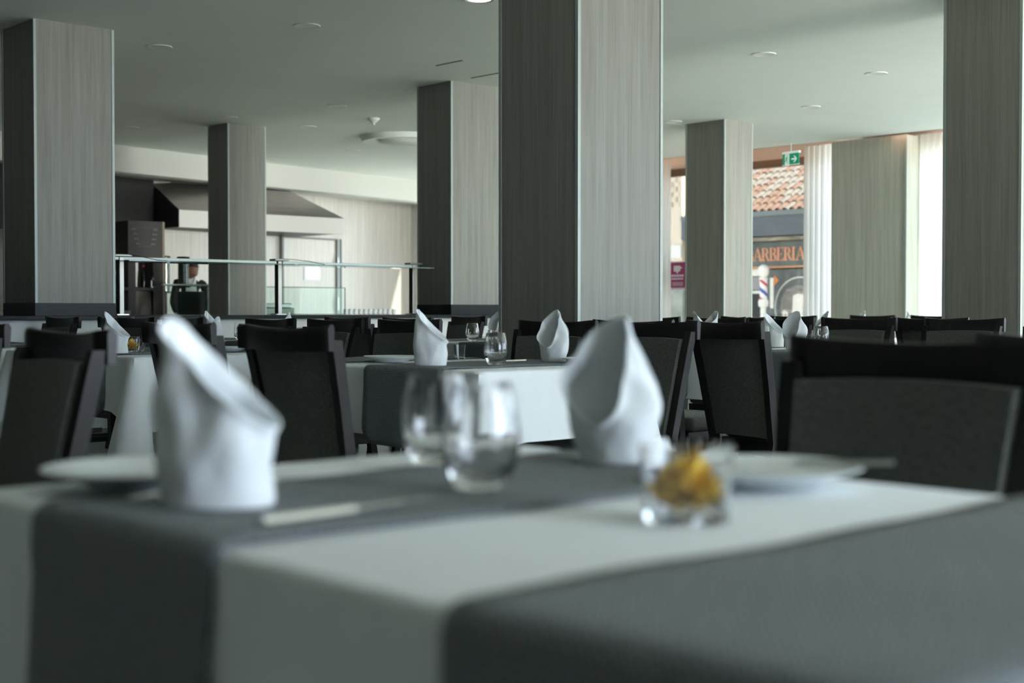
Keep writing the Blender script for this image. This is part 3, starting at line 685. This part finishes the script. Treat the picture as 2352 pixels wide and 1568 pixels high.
CH = [  # rail centre x, y, facing degrees, label
 (1.97, 1.21, 180, 'big blurred dark chair behind the plate at the right edge'),
 (2.42, 1.10, 0, 'dark chair whose rail peeks over the big blurred right chair'),
 (1.378, 3.022, 176, 'dark chair with leaning back at the left edge behind the plate'),
 (2.29, 3.51, 0, 'dark chair with wide back between left napkin and laid table'),
 (2.43, 4.40, 0, 'dark chair mostly hidden behind the tall blurred left napkin'),
 (4.30, 3.87, 180, 'dark chair behind the blurred right napkin, lit blue post'),
 (4.30, 4.44, 180, 'dark chair behind the standing napkin right of the water glass'),
 (4.66, 4.30, 0, 'dark chair directly in front of the middle pillar'),
 (4.61, 3.73, -11, 'dark chair with full back visible right of the blurred napkin'),
 (4.22, 5.40, 180, 'dark chair behind the left standing napkin on the laid table'),
 (4.20, 6.62, 180, 'dark chair with curled rail showing above the wide-backed chair'),
 (4.20, 6.00, 180, 'dark chair right of the wide-backed chair, brownish rail'),
 (4.20, 8.18, 180, 'dark chair by the counter behind the yellow flower'),
 (4.20, 7.58, 180, 'dark chair by the counter above the blurred left napkin'),
 (4.37, 8.78, 0, 'dark chair by the counter behind the leftmost standing napkin'),
 (4.02, 8.86, 180, 'dark chair nearest the left pillar at the counter'),
 (5.35, 7.47, 0, 'dark chair before the counter under the row of cups'),
 (5.35, 6.83, 0, 'dark chair before the counter left of the small clear glass'),
 (7.00, 8.20, 172, 'dark chair behind the clear glass under the granite plinth'),
 (6.92, 4.62, 180, 'dark chair right of the two napkins, linen back facing table'),
 (7.10, 4.06, 180, 'dark chair with wide linen back under the right pillar'),
 (7.10, 3.45, 180, 'dark chair cut by the right edge behind the blurred chair'),
 (6.92, 5.18, 180, 'dark chair behind the right-hand glass and napkins'),
 (7.20, 5.90, 0, 'dark chair behind the small napkin under the window pillar'),
 (7.25, 6.50, 0, 'dark chair at the right foot of the middle pillar'),
 (8.20, 6.42, 0, 'dark chair in front of the barber pole window'),
 (9.72, 7.15, 180, 'dark chair with thin wooden rail below the portrait'),
 (7.50, 5.02, 4, 'dark chair left of two below the wood pier'),
 (7.50, 4.50, 4, 'dark chair overlapping the foot of the right pillar'),
 (11.3, 7.40, 180, 'far chair with pale shining curled rail under the wood pier'),
 (11.55, 6.9, 180, 'far chair with curled rail right of the far napkin'),
 (1.73, 4.47, 180, 'dark chair whose rail end touches the left edge'),
]
ch0 = make_chair()
for i, (x, y, a, lab) in enumerate(CH):
    o = ch0 if i == 0 else copy_tree(ch0)
    place(o, (x, y, 0), R(a)); tag(o, lab, 'chair', 'dark dining chairs with charcoal linen backs')

# ------------------------------------------------------------------ tables
TZ = .74; LX, LY = .83, 1.42
def cloth_mesh(lx, ly, drop, seed, fold=1.0):
    rnd = random.Random(seed); mb = MB(); r = .012
    # perimeter samples
    P = []
    n1, n2 = 36, 60
    def side(x0, y0, x1, y1, nx, ny, n):
        for i in range(n): t = i/n; P.append((x0+(x1-x0)*t, y0+(y1-y0)*t, nx, ny, min(t, 1-t)*sqrt((x1-x0)**2+(y1-y0)**2)))
    side(0, 0, lx, 0, 0, -1, n1); side(lx, 0, lx, ly, 1, 0, n2); side(lx, ly, 0, ly, 0, 1, n1); side(0, ly, 0, 0, -1, 0, n2)
    N = len(P); ph = rnd.uniform(0, 6)
    rows = []
    K = 14
    for k in range(K+1):
        row = []
        for i, (x, y, nx, ny, dc) in enumerate(P):
            if dc < 1e-6:   # corner: diagonal normal
                j = (i-1) % N; nx = nx+P[j][2]; ny = ny+P[j][3]; l = sqrt(nx*nx+ny*ny); nx /= l; ny /= l
            cw = exp(-(dc/.05)**2); cw2 = exp(-((dc-.11)/.045)**2)
            if k <= 3:
                a = (pi/2)*k/3; off = r*sin(a); z = TZ-r*(1-cos(a)); fl = 0
            else:
                t = (k-3)/(K-3)
                zb = TZ-drop-(.14*cw+.05*cw2)*fold
                z = (TZ-r)+(zb-(TZ-r))*t
                s = (x+y)*1.0
                wave = .003*sin(s*23+ph)+.004*sin(s*11+ph*2)
                off = r+t*(.012+(.075*cw-.030*cw2)*fold)+wave*t*(1-cw)
            row.append((x+nx*off, y+ny*off, z))
        rows.append(row)
    V = mb.grid(rows, closed_v=True)
    # top
    f = mb.bm.faces.new(V[0])
    return mb
def runner(x0, x1, y0, w, dropL, dropR, seed, wob=0.0):
    """strip across the table along X; x0/x1 are the table edges (local)."""
    rnd = random.Random(seed); e = .0165; th = TZ+.0035; rr = .022
    prof = []  # (x, z, arclen)
    nL = 10
    for i in range(nL): t = i/nL; prof.append((x0-e-.016*(1-t), th-rr-dropL*(1-t), None))
    for i in range(5): a = pi/2*i/4; prof.append((x0-e+rr*(1-cos(a)), th-rr+rr*sin(a), None))
    for i in range(1, 20): prof.append((x0-e+rr+(x1-x0+2*e-2*rr)*i/20, th, None))
    for i in range(5): a = pi/2*i/4; prof.append((x1+e-rr*(1-sin(a)), th-rr+rr*cos(a), None))
    for i in range(1, nL+1): t = i/nL; prof.append((x1+e+.016*t, th-rr-dropR*t, None))
    s = 0; S = [0]
    for a, b in zip(prof[:-1], prof[1:]): s += sqrt((a[0]-b[0])**2+(a[1]-b[1])**2); S.append(s)
    T = S[-1]; me_v = []; uvs = []; M = 14; cr = .07
    for i, (x, z, _) in enumerate(prof):
        dd = min(S[i], T-S[i]); inset = 0
        if dd < cr: inset = cr-sqrt(max(0, cr*cr-(cr-dd)**2))
        for j in range(M+1):
            t = j/M; yy = y0+inset+(w-2*inset)*t
            wx = .003*sin(t*9+seed)*(1 if z < TZ-.05 else 0)
            yy2 = yy+wob*sin(x*9+1.0)*(1 if z > TZ-.03 else .6)
            zz = z+(0.0012*sin(x*21+t*4) if z > TZ else 0)
            me_v.append((x-wx if x < (x0+x1)/2 else x+wx, yy2, zz)); uvs.append((S[i], yy-y0))
    fs = []
    for i in range(len(prof)-1):
        for j in range(M): a = i*(M+1)+j; fs.append((a, a+M+1, a+M+2, a+1))
    me = bpy.data.meshes.new('runner'); me.from_pydata(me_v, [], fs); me.update()
    ul = me.uv_layers.new(name='UVMap')
    for p in me.polygons:
        p.use_smooth = True
        for li in p.loop_indices: ul.data[li].uv = uvs[me.loops[li].vertex_index]
    bm = bmesh.new(); bm.from_mesh(me); bmesh.ops.recalc_face_normals(bm, faces=bm.faces)
    if sum(f.normal.z for f in bm.faces) < 0: bmesh.ops.reverse_faces(bm, faces=bm.faces)
    bm.to_mesh(me); bm.free()
    me.materials.append(RUN)
    o = bpy.data.objects.new('table_runner', me); C.objects.link(o)
    md = o.modifiers.new('thickness', 'SOLIDIFY'); md.thickness = .003; md.offset = 1
    return o
TB = [  # x, y, drop, label part
 (.637, .20, .28, 'nearest blurred table'), (3.14, 3.62, .255, 'laid table in focus at picture centre'), (2.98, 5.81, .255, 'table at left with the yellow flower'),
 (2.86, 7.72, .255, 'table beside the left counter pillar'), (4.95, 7.80, .255, 'table behind the pair of folded napkins at left'), (5.85, 6.40, .255, 'table by the counter with the orange flower'),
 (5.65, 3.90, .255, 'table at right with the two standing napkins'), (5.65, 1.70, .255, 'table hidden behind the big blurred chair'), (8.52, 5.90, .255, 'far table in front of the barber window'),
 (11.9, 6.75, .255, 'far table below the wide curtain'), (8.65, 2.6, .255, 'table right of the right pillar'), (11.3, 11.2, .255, 'far table under the window poster'),
]
NAPPOS = []
for i, (x, y, dr, lab) in enumerate(TB):
    t = empty('dining_table', (x, y, 0)); tag(t, 'wooden dining table under the cloth, ' + lab, 'table', 'rectangular dining tables')
    MB().box((.01, .01, .70), (LX-.01, LY-.01, TZ-.004)).build('table_top', BROWN, t)
    for px in (.09, LX-.09):
        for py in (.09, LY-.09): MB().box((px-.025, py-.025, 0), (px+.025, py+.025, .70)).build('leg', DARKWOOD, t)
    c = cloth_mesh(LX, LY, dr, i+3, 1.0 if i != 2 else 1.9).build('tablecloth', CLOTH); place(c, (x, y, 0)); autosmooth(c, 70)
    tag(c, 'white linen tablecloth draped over the ' + lab, 'tablecloth', 'white tablecloths')
    offs = ((.07, .46), (.87, .48))
    if i == 0: offs = ((.17, .38), (.862, .375))
    if i == 6: offs = ((.10, .47), (.90, .45))
    if i == 1: offs = ((.18, .46), (.95, .40))
    if i == 2: offs = ((.26, .45), (.90, .40))
    for k, (o_, w_) in enumerate(offs):
        r_ = runner(0, LX, o_, w_, .27, .22, i*2+k+1, .006 if i == 0 else .001); place(r_, (x, y, 0))
        tag(r_, 'grey diamond runner, %s one across the %s' % (('nearer', 'farther')[k], lab), 'table runner', 'grey diamond-weave table runners')

# ------------------------------------------------------------------ napkins
def napkin_mesh(seed, h=.198, w=.058, front=.36, p=1.15, dep=.74, pinch=.42, bulge=.10, base=1.0, tuck=.0, inward=.55, lean=.0, flare=.0):
    """Slanted tube of folded cloth, peak at +Y... opening toward -Y. local origin at base centre."""
    rnd = random.Random(seed); mb = MB(); n = 72; K = 22; rows = []
    a1, a2, a3 = rnd.uniform(0, 6), rnd.uniform(0, 6), rnd.uniform(0, 6)
    turns = 2*pi*1.12
    for i in range(n+1):
        th = turns*i/n          # 0 = peak direction (+Y)
        c = cos(th)
        zt = h*(front+(1-front)*((1+c)/2)**p)
        over = .0035*(i/n)                  # spiral overlap
        row = []
        for k in range(K+1):
            t = k/K; z = zt*t; u = z/h
            ex = w*(base+(1-base)*min(1, u*2)+bulge*sin(pi*min(1, u*.9))-pinch*max(0, u-.45)**1.3)
            ey = w*dep*(1.0+.06*sin(pi*u)-.35*max(0, u-.5))
            x = (ex+over)*sin(th); y = (ey+over)*cos(th)
            crease = .0035*sin(3*th+a1+u*3)*(.3+u)+.0025*sin(7*th+a2-u*5)*u+.002*sin(u*17+a3+th)
            roll = .006*max(0, t-.88)/.12
            tk = 1-tuck*max(0, sin(th))*max(0, (t-.55)/.45)**1.5
            x *= tk
            x += (crease+roll)*sin(th); y += (crease+roll)*cos(th)
            y += -w*inward*max(0, u-.35)**1.5*1.0 + lean*u
            x += flare*u*u
            g = min(1, .25+u*1.2)
            q = Vector((sin(th)*2.2+seed*3.1, cos(th)*2.2, z*26+seed)); q2 = Vector((sin(th)*1.1+seed*7.7, cos(th)*1.1, z*11))
            dn = .0030*g*noise.noise(q)+.0062*g*noise.noise(q2)
            fold = abs((th*1.35+u*2.2+a1) % 2.2-1.1)      # soft pressed folds running diagonally
            dn += .0026*g*max(0, 1-fold*3.2)
            x += dn*sin(th); y += dn*cos(th)
            row.append((x, y, z+.001))
        rows.append(row)
    mb.grid(rows); return mb
NAPS = [  # x,y,rot (deg: direction of peak), seed, h, front, label
 (.745, 1.275, 127, 1, .196, .42, 1.1, 'tall blurred white napkin standing left on the nearest table'),
 (1.355, 1.285, 14, 2, .194, .27, .80, 'blurred white napkin with open fold, right on the nearest table'),
 (3.22, 3.98, 126, 3, .208, .42, 1.1, 'sharp white napkin standing left of the water glass'),
 (3.83, 3.96, 4, 4, .206, .28, .85, 'sharp white napkin with open fold right of the water glass'),
 (3.06, 6.16, 125, 5, .198, .40, 1.2, 'white napkin standing beside the yellow flower at left'),
 (3.72, 6.38, -60, 6, .172, .28, .85, 'crumpled white napkin behind a plate, right of the blurred napkin'),
 (5.02, 8.64, 120, 7, .20, .38, 1.2, 'slim white napkin left of the crumpled one near the counter'),
 (5.20, 8.02, -40, 8, .195, .38, 1.2, 'white napkin tip above the curled rail near the counter'),
 (6.22, 6.98, 5, 9, .198, .28, .85, 'white napkin standing behind the orange flower by the pillar'),
 (5.82, 4.86, 125, 10, .20, .40, 1.2, 'white napkin peeking over the full-backed chair'),
 (6.34, 5.26, -20, 11, .20, .40, 1.2, 'small napkin tip just right of the peeking napkin'),
 (6.30, 4.76, 100, 12, .192, .42, 1.2, 'left of two tall napkins below the barber pole'),
 (6.04, 4.42, 8, 13, .200, .28, .85, 'right of two tall napkins, with open fold'),
 (8.95, 6.30, -20, 14, .20, .40, 1.2, 'far napkin tip under the first curtain'),
 (12.1, 8.06, -20, 15, .20, .40, 1.2, 'far small napkin tip against the wood pier'),
 (12.0, 7.40, 120, 16, .20, .40, 1.2, 'far napkin between the two curled chair rails'),
 (12.1, 6.93, 125, 17, .20, .40, 1.2, 'left of two far napkins before the wide curtain'),
 (12.4, 7.02, -20, 18, .20, .40, 1.2, 'right of two far napkins beside the right pillar'),
]
RT = TZ+.0075
for i, (x, y, a, sd_, h_, fr_, p_, lab) in enumerate(NAPS):
    if fr_ >= .38: mb_ = napkin_mesh(sd_, h_, .038, fr_, p_, 1.50, .35, .04, 1.0, 0, .15)
    else: mb_ = napkin_mesh(sd_, h_, .053, fr_, p_, .72, .75, .28, .90, .80, .7)
    o = mb_.build('napkin', NAPK, None, True)
    place(o, (x, y, RT), R(a-90)); md = o.modifiers.new('t', 'SOLIDIFY'); md.thickness = .0022; md.offset = 0
    md = o.modifiers.new('s', 'SUBSURF'); md.levels = 1; md.render_levels = 1
    tag(o, lab, 'napkin', 'folded white napkins standing on tables')

# ------------------------------------------------------------------ glasses
def rib(k, a): return .012*cos(a*12) if 3 <= k <= 12 else 0
def tumbler():
    r = empty('water_glass')
    outer = [(.0, 0), (.024, 0), (.030, .004), (.037, .018), (.0425, .035), (.045, .052), (.0445, .068), (.042, .086), (.0385, .104), (.0355, .118), (.0345, .1205)]
    inner = [(.0335, .1205), (.0345, .116), (.0372, .103), (.0405, .086), (.0430, .068), (.0434, .052), (.0405, .036), (.033, .022), (.02, .015), (0, .0135)]
    MB().lathe(outer+inner, 48, rib=lambda k, a: (.012*cos(a*12) if 2 <= k <= 7 else 0)).build('bowl', GLASS, r, True)
    return r
tg = tumbler()
GL = [(1.035, 1.190, 'front of the two blurred water glasses on the nearest table'), (1.160, 1.425, 'rear of the two blurred water glasses on the nearest table'),
      (3.44, 3.87, 'sharp ribbed water glass on the laid table'), (5.93, 6.90, 'clear glass before the chair under the granite plinth'),
      (5.95, 4.57, 'glass beside the full-backed chair at right'), (6.14, 4.33, 'glass right of the two tall napkins'), (5.1, 8.40, 'glass behind the crumpled napkin at left')]
for i, (x, y, lab) in enumerate(GL):
    o = tg if i == 0 else copy_tree(tg); place(o, (x, y, RT), i*.4); tag(o, lab, 'glass', 'stemless water glasses')
PET = mat('yellow petals', (.85, .60, .10), .6, noise=.12, scale=(60, 60, 60)); LEAF = mat('green leaf', (.03, .17, .09), .5)
PETO = mat('orange petals', (.62, .25, .05), .6)
def flower(parent, z, r, m, n=16):
    rnd = random.Random(3)
    for k in range(n):
        a = k*2.4; tilt = .25+.75*k/n; mb = MB(); rows = []
        for i in range(5):
            u = i/4; row = []
            for j in range(5):
                v = -1+2*j/4; wd = r*.70*sin(pi*min(.97, .12+u*.8)); 
                rad = r*(.08+tilt*u); row.append((rad*cos(a)-v*wd*sin(a), rad*sin(a)+v*wd*cos(a), z+r*(1.0-tilt*.75)*u*1.55-.15*r*v*v))
            rows.append(row)
        mb.grid(rows); mb.build('petal', m, parent, True)
def flower_glass(x, y, m, lab, r=.041, h=.076, lf=True, side=0):
    g = empty('flower_tumbler', (x, y, RT if (y > 1 or x > 2) else TZ)); tag(g, lab, 'flower glass', 'small tumblers holding a flower')
    if x < 2: g.location.z = TZ+.001
    MB().lathe([(0, 0), (r, 0), (r*1.03, .004), (r*1.14, h), (r*1.10, h+.001), (r*.96, .011), (0, .009)], 40).build('tumbler', GLASS, g, True)
    flower(g, .020, r*.98, m)
    if lf:
        for s in (0, .7):
            a = -1.0+s; mb = MB(); mb.grid([[(r*.2*cos(a), r*.2*sin(a), .018), (r*.6*cos(a)-.008*sin(a), r*.6*sin(a)+.008*cos(a), .022), (r*.9*cos(a), r*.9*sin(a), .040)], [(r*.2*cos(a), r*.2*sin(a), .02), (r*.6*cos(a)+.008*sin(a), r*.6*sin(a)-.008*cos(a), .024), (r*.92*cos(a), r*.92*sin(a), .040)]]); mb.build('leaf', LEAF, g, True)
    return g
flower_glass(1.058, .905, PET, 'blurred tumbler with yellow flower on the nearest table')
flower_glass(3.20, 6.29, PET, 'tumbler with yellow flower at left beside the napkin', lf=False)
flower_glass(6.0, 6.76, PETO, 'tumbler with orange flower behind the sharp water glass', lf=False)
sg0 = empty('small_tumbler'); MB().lathe([(0, 0), (.024, 0), (.028, .06), (.0265, .06), (.0225, .006), (0, .005)], 28).build('bowl', GLASS, sg0, True)
for i, (x, y, lab) in enumerate(((3.30, 6.38, 'small empty tumbler right of the yellow flower'), (3.38, 6.36, 'rightmost small tumbler near the blurred left napkin'), (3.77, 4.47, 'small tumbler behind the sharp left napkin'))):
    o = sg0 if i == 0 else copy_tree(sg0); place(o, (x, y, RT)); tag(o, lab, 'tumbler', 'small empty tumblers')

# ------------------------------------------------------------------ plates & cutlery
pl = empty('plate'); o = MB().lathe([(0, .002), (.055, .002), (.062, .0), (.066, .003), (.085, .010), (.113, .0185), (.115, .0205), (.113, .0215), (.084, .0140), (.062, .0075), (0, .0065)], 56).build('dish', PORC, pl, True)
for i, (x, y, z, lab) in enumerate(((.775, 1.495, RT, 'blurred white plate at the left corner of the nearest table'), (1.335, 1.02, TZ+.006, 'blurred white plate behind the flower tumbler at right'),
        (3.40, 4.45, RT, 'white plate left of the sharp left napkin'), (3.84, 3.765, RT, 'white plate beside the sharp right napkin'), (3.66, 6.14, RT, 'white plate in front of the crumpled napkin'))):
    o = pl if i == 0 else copy_tree(pl); place(o, (x, y, z)); tag(o, lab, 'plate', 'small white side plates')
def knife():
    r = empty('knife'); n = 10; rings = []
    for i in range(n+1):
        t = i/n; x = t*.115; w = .0055+.002*(1-t); h = .0035
        rings.append([(x, -w, 0), (x, w, 0), (x, w*.7, h*1.4), (x, -w*.7, h*1.4)])
    MB().loft(rings).build('handle', STEEL, r, True)
    mb = MB(); rings = []
    for i in range(n+1):
        t = i/n; x = .115+t*.115; w0 = -.005; w1 = .011*(1-.0*t)-.012*max(0, t-.7)**1.2*2.2
        rings.append([(x, w0, .0008), (x, w1, .0008), (x, w1, .0018), (x, w0, .0024)])
    mb.loft(rings).build('blade', STEEL, r, False); return r
kn = knife()
def fork():
    r = empty('fork'); rings = []
    for i in range(9):
        t = i/8; x = t*.13; w = .006-.003*t; z = .002+.004*sin(t*pi)
        rings.append([(x, -w, z-.001), (x, w, z-.001), (x, w*.7, z+.0015), (x, -w*.7, z+.0015)])
    MB().loft(rings).build('handle', STEEL, r, True)
    mb = MB(); mb.loft([[(.13, -.003, .002), (.13, .003, .002), (.13, .003, .004), (.13, -.003, .004)], [(.145, -.011, .002), (.145, .011, .002), (.145, .011, .004), (.145, -.011, .004)], [(.155, -.012, .003), (.155, .012, .003), (.155, .012, .005), (.155, -.012, .005)]])
    mb.build('neck', STEEL, r, False)
    for k in range(4): y = -.0105+.007*k; MB().tube([(.154, y, .004), (.175, y, .0065), (.195, y, .004)], .0016, 6).build('tine', STEEL, r, True)
    return r
fk = fork()
for i, (x, y, a, z, lab) in enumerate(((.717, 1.145, 3, RT, 'blurred steel knife along the runner edge of the nearest table'), (3.72, 4.13, 2, RT, 'steel knife between water glass and right napkin'))):
    o = kn if i == 0 else copy_tree(kn); place(o, (x, y, z), R(a)); tag(o, lab, 'knife', 'table knives')
place(fk, (.690, 1.372, RT), R(3)); tag(fk, 'blurred steel fork between plate and tall napkin', 'fork')
# knife resting on the right plate, handle sticking out
k2 = copy_tree(kn); k2.location = (1.425, .90, TZ+.030); k2.rotation_euler = (0, R(2.7), R(112))
tag(k2, 'blurred knife resting on the right plate, handle sticking out', 'knife', 'table knives')

# ------------------------------------------------------------------ woman behind the rear counter
SKIN = mat('skin', (.22, .12, .075), .55); HAIR = mat('dark hair', (.012, .010, .009), .45); JACK = mat('black jacket cloth', (.012, .012, .014), .8); SHIRT = mat('white shirt cloth', (.62, .66, .66), .8)
pr = empty('person', (8.60, 15.32, 0), R(-118)); tag(pr, 'woman in black jacket and white shirt looking down behind the counter', 'person')
def skin_body():
    V = [(0, 0, .86), (0, 0, 1.02), (0, .0, 1.16), (.03, .0, 1.28), (.045, 0, 1.33), (.07, 0, 1.40),
         (.02, .16, 1.28), (.03, .21, 1.05), (.18, .18, .93), (.27, .10, .93),
         (.02, -.16, 1.28), (.03, -.21, 1.05), (.18, -.18, .93), (.27, -.10, .93),
         (0, .09, .80), (.01, .10, .45), (-.01, .10, .08), (.09, .11, .03),
         (0, -.09, .80), (.01, -.10, .45), (-.01, -.10, .08), (.09, -.11, .03)]
    Ed = [(0, 1), (1, 2), (2, 3), (3, 4), (4, 5), (3, 6), (6, 7), (7, 8), (8, 9), (3, 10), (10, 11), (11, 12), (12, 13), (0, 14), (14, 15), (15, 16), (16, 17), (0, 18), (18, 19), (19, 20), (20, 21)]
    Rd = [.13, .11, .125, .10, .05, .045, .06, .045, .036, .026, .06, .045, .036, .026, .085, .06, .04, .035, .085, .06, .04, .035]
    me = bpy.data.meshes.new('body'); me.from_pydata(V, Ed, []); o = bpy.data.objects.new('body', me); C.objects.link(o)
    m = o.modifiers.new('skin', 'SKIN'); m.use_smooth_shade = True
    for i, r_ in enumerate(Rd): me.skin_vertices[0].data[i].radius = (r_, r_*.85 if i < 4 else r_)
    me.skin_vertices[0].data[0].use_root = True
    o.modifiers.new('sub', 'SUBSURF').levels = 1; o.modifiers['sub'].render_levels = 1
    bpy.context.view_layer.update()
    m2 = bpy.data.meshes.new_from_object(o.evaluated_get(bpy.context.evaluated_depsgraph_get())); bpy.data.objects.remove(o)
    m2.materials.clear(); m2.materials.append(JACK); b = bpy.data.objects.new('body', m2); C.objects.link(b); b.parent = pr
    m2.materials.append(SKIN); m2.materials.append(SHIRT)
    for p in m2.polygons:
        c = p.center; p.use_smooth = True
        if c.z > 1.345: p.material_index = 1
        elif c.x > .05 and abs(c.y) < .035+.10*(c.z-.95)*.9 and c.z > .95: p.material_index = 2
        elif c.x > .235: p.material_index = 1
    return b
skin_body()
hdm = MB(); rings = []
for k in range(17):        # head, looking down: local +X is the face
    t = k/16; z = -.115+.235*t; a = sqrt(max(0, 1-(2*t-1)**2))
    ra = (.098 if t > .4 else .098-.035*(.4-t)/.4)*a; rb = (.074 if t > .4 else .074-.022*(.4-t)/.4)*a
    ring = []
    for i in range(24):
        th = 2*pi*i/24; x = ra*cos(th)+.008; y = rb*sin(th)
        if cos(th) > .9 and .30 < t < .52: x += .016*(1-abs(t-.38)/.14) if abs(t-.38) < .14 else 0
        if cos(th) > .6 and .5 < t < .6: x -= .006
        ring.append((x, y, z))
    rings.append(ring)
hdm.loft(rings); hp = hdm.build('head', SKIN, pr, True); hp.location = (.115, -.0, 1.445); hp.rotation_euler = (0, R(24), R(48))
hm = MB(); rings = []
for k in range(15):
    t = k/14; z = -.085+.215*t; a = sqrt(max(.0, 1-((z-.005)/.128)**2)); ring = []
    for i in range(24):
        th = 2*pi*i/24; f = 1.09
        x = .100*f*a*cos(th)-.004; y = .080*f*a*sin(th)
        lim = .062 if z < .065 else .2
        if x > lim-.02 and z < .07: x = lim-.03-.02*(.07-z)/.15
        ring.append((x, y, z))
    rings.append(ring)
hm.loft(rings); h2 = hm.build('hair', HAIR, hp, True)
for s in (-1, 1):
    MB().lathe([(0, 0), (.009, .002), (.010, .006), (0, .009)], 10).build('eye', PK, hp, True).location = (.098, s*.028, .0)
    MB().box((.0, s*.076-.006, -.03), (.025, s*.076+.006, .025), .005).build('ear', SKIN, hp, True)
MB().box((.088, -.02, -.068), (.097, .02, -.060), .003).build('mouth', mat('lips', (.20, .06, .05), .5), hp)
mb = MB()
for s in (-1, 1): mb.poly([(.13, s*.01, 1.22), (.09, s*.06, 1.36), (.07, s*.03, 1.37), (.115, s*.005, 1.26)], .004)
mb.build('collar', SHIRT, pr)
for s in (-1, 1):
    hand = MB(); hand.box((.25, s*.085-.03, .905), (.32, s*.085+.03, .93), .008); ho = hand.build('hand', SKIN, pr, True)
    for k in range(4): MB().tube([(.315, s*.085-.024+.016*k, .918), (.345, s*.085-.024+.016*k, .916), (.37-(.01 if k in (0, 3) else 0), s*.085-.024+.016*k, .905)], .007, 6).build('finger', SKIN, ho, True)
    MB().tube([(.27, s*.085-s*.03, .918), (.295, s*.085-s*.05, .915), (.315, s*.085-s*.052, .908)], .008, 6).build('thumb', SKIN, ho, True)
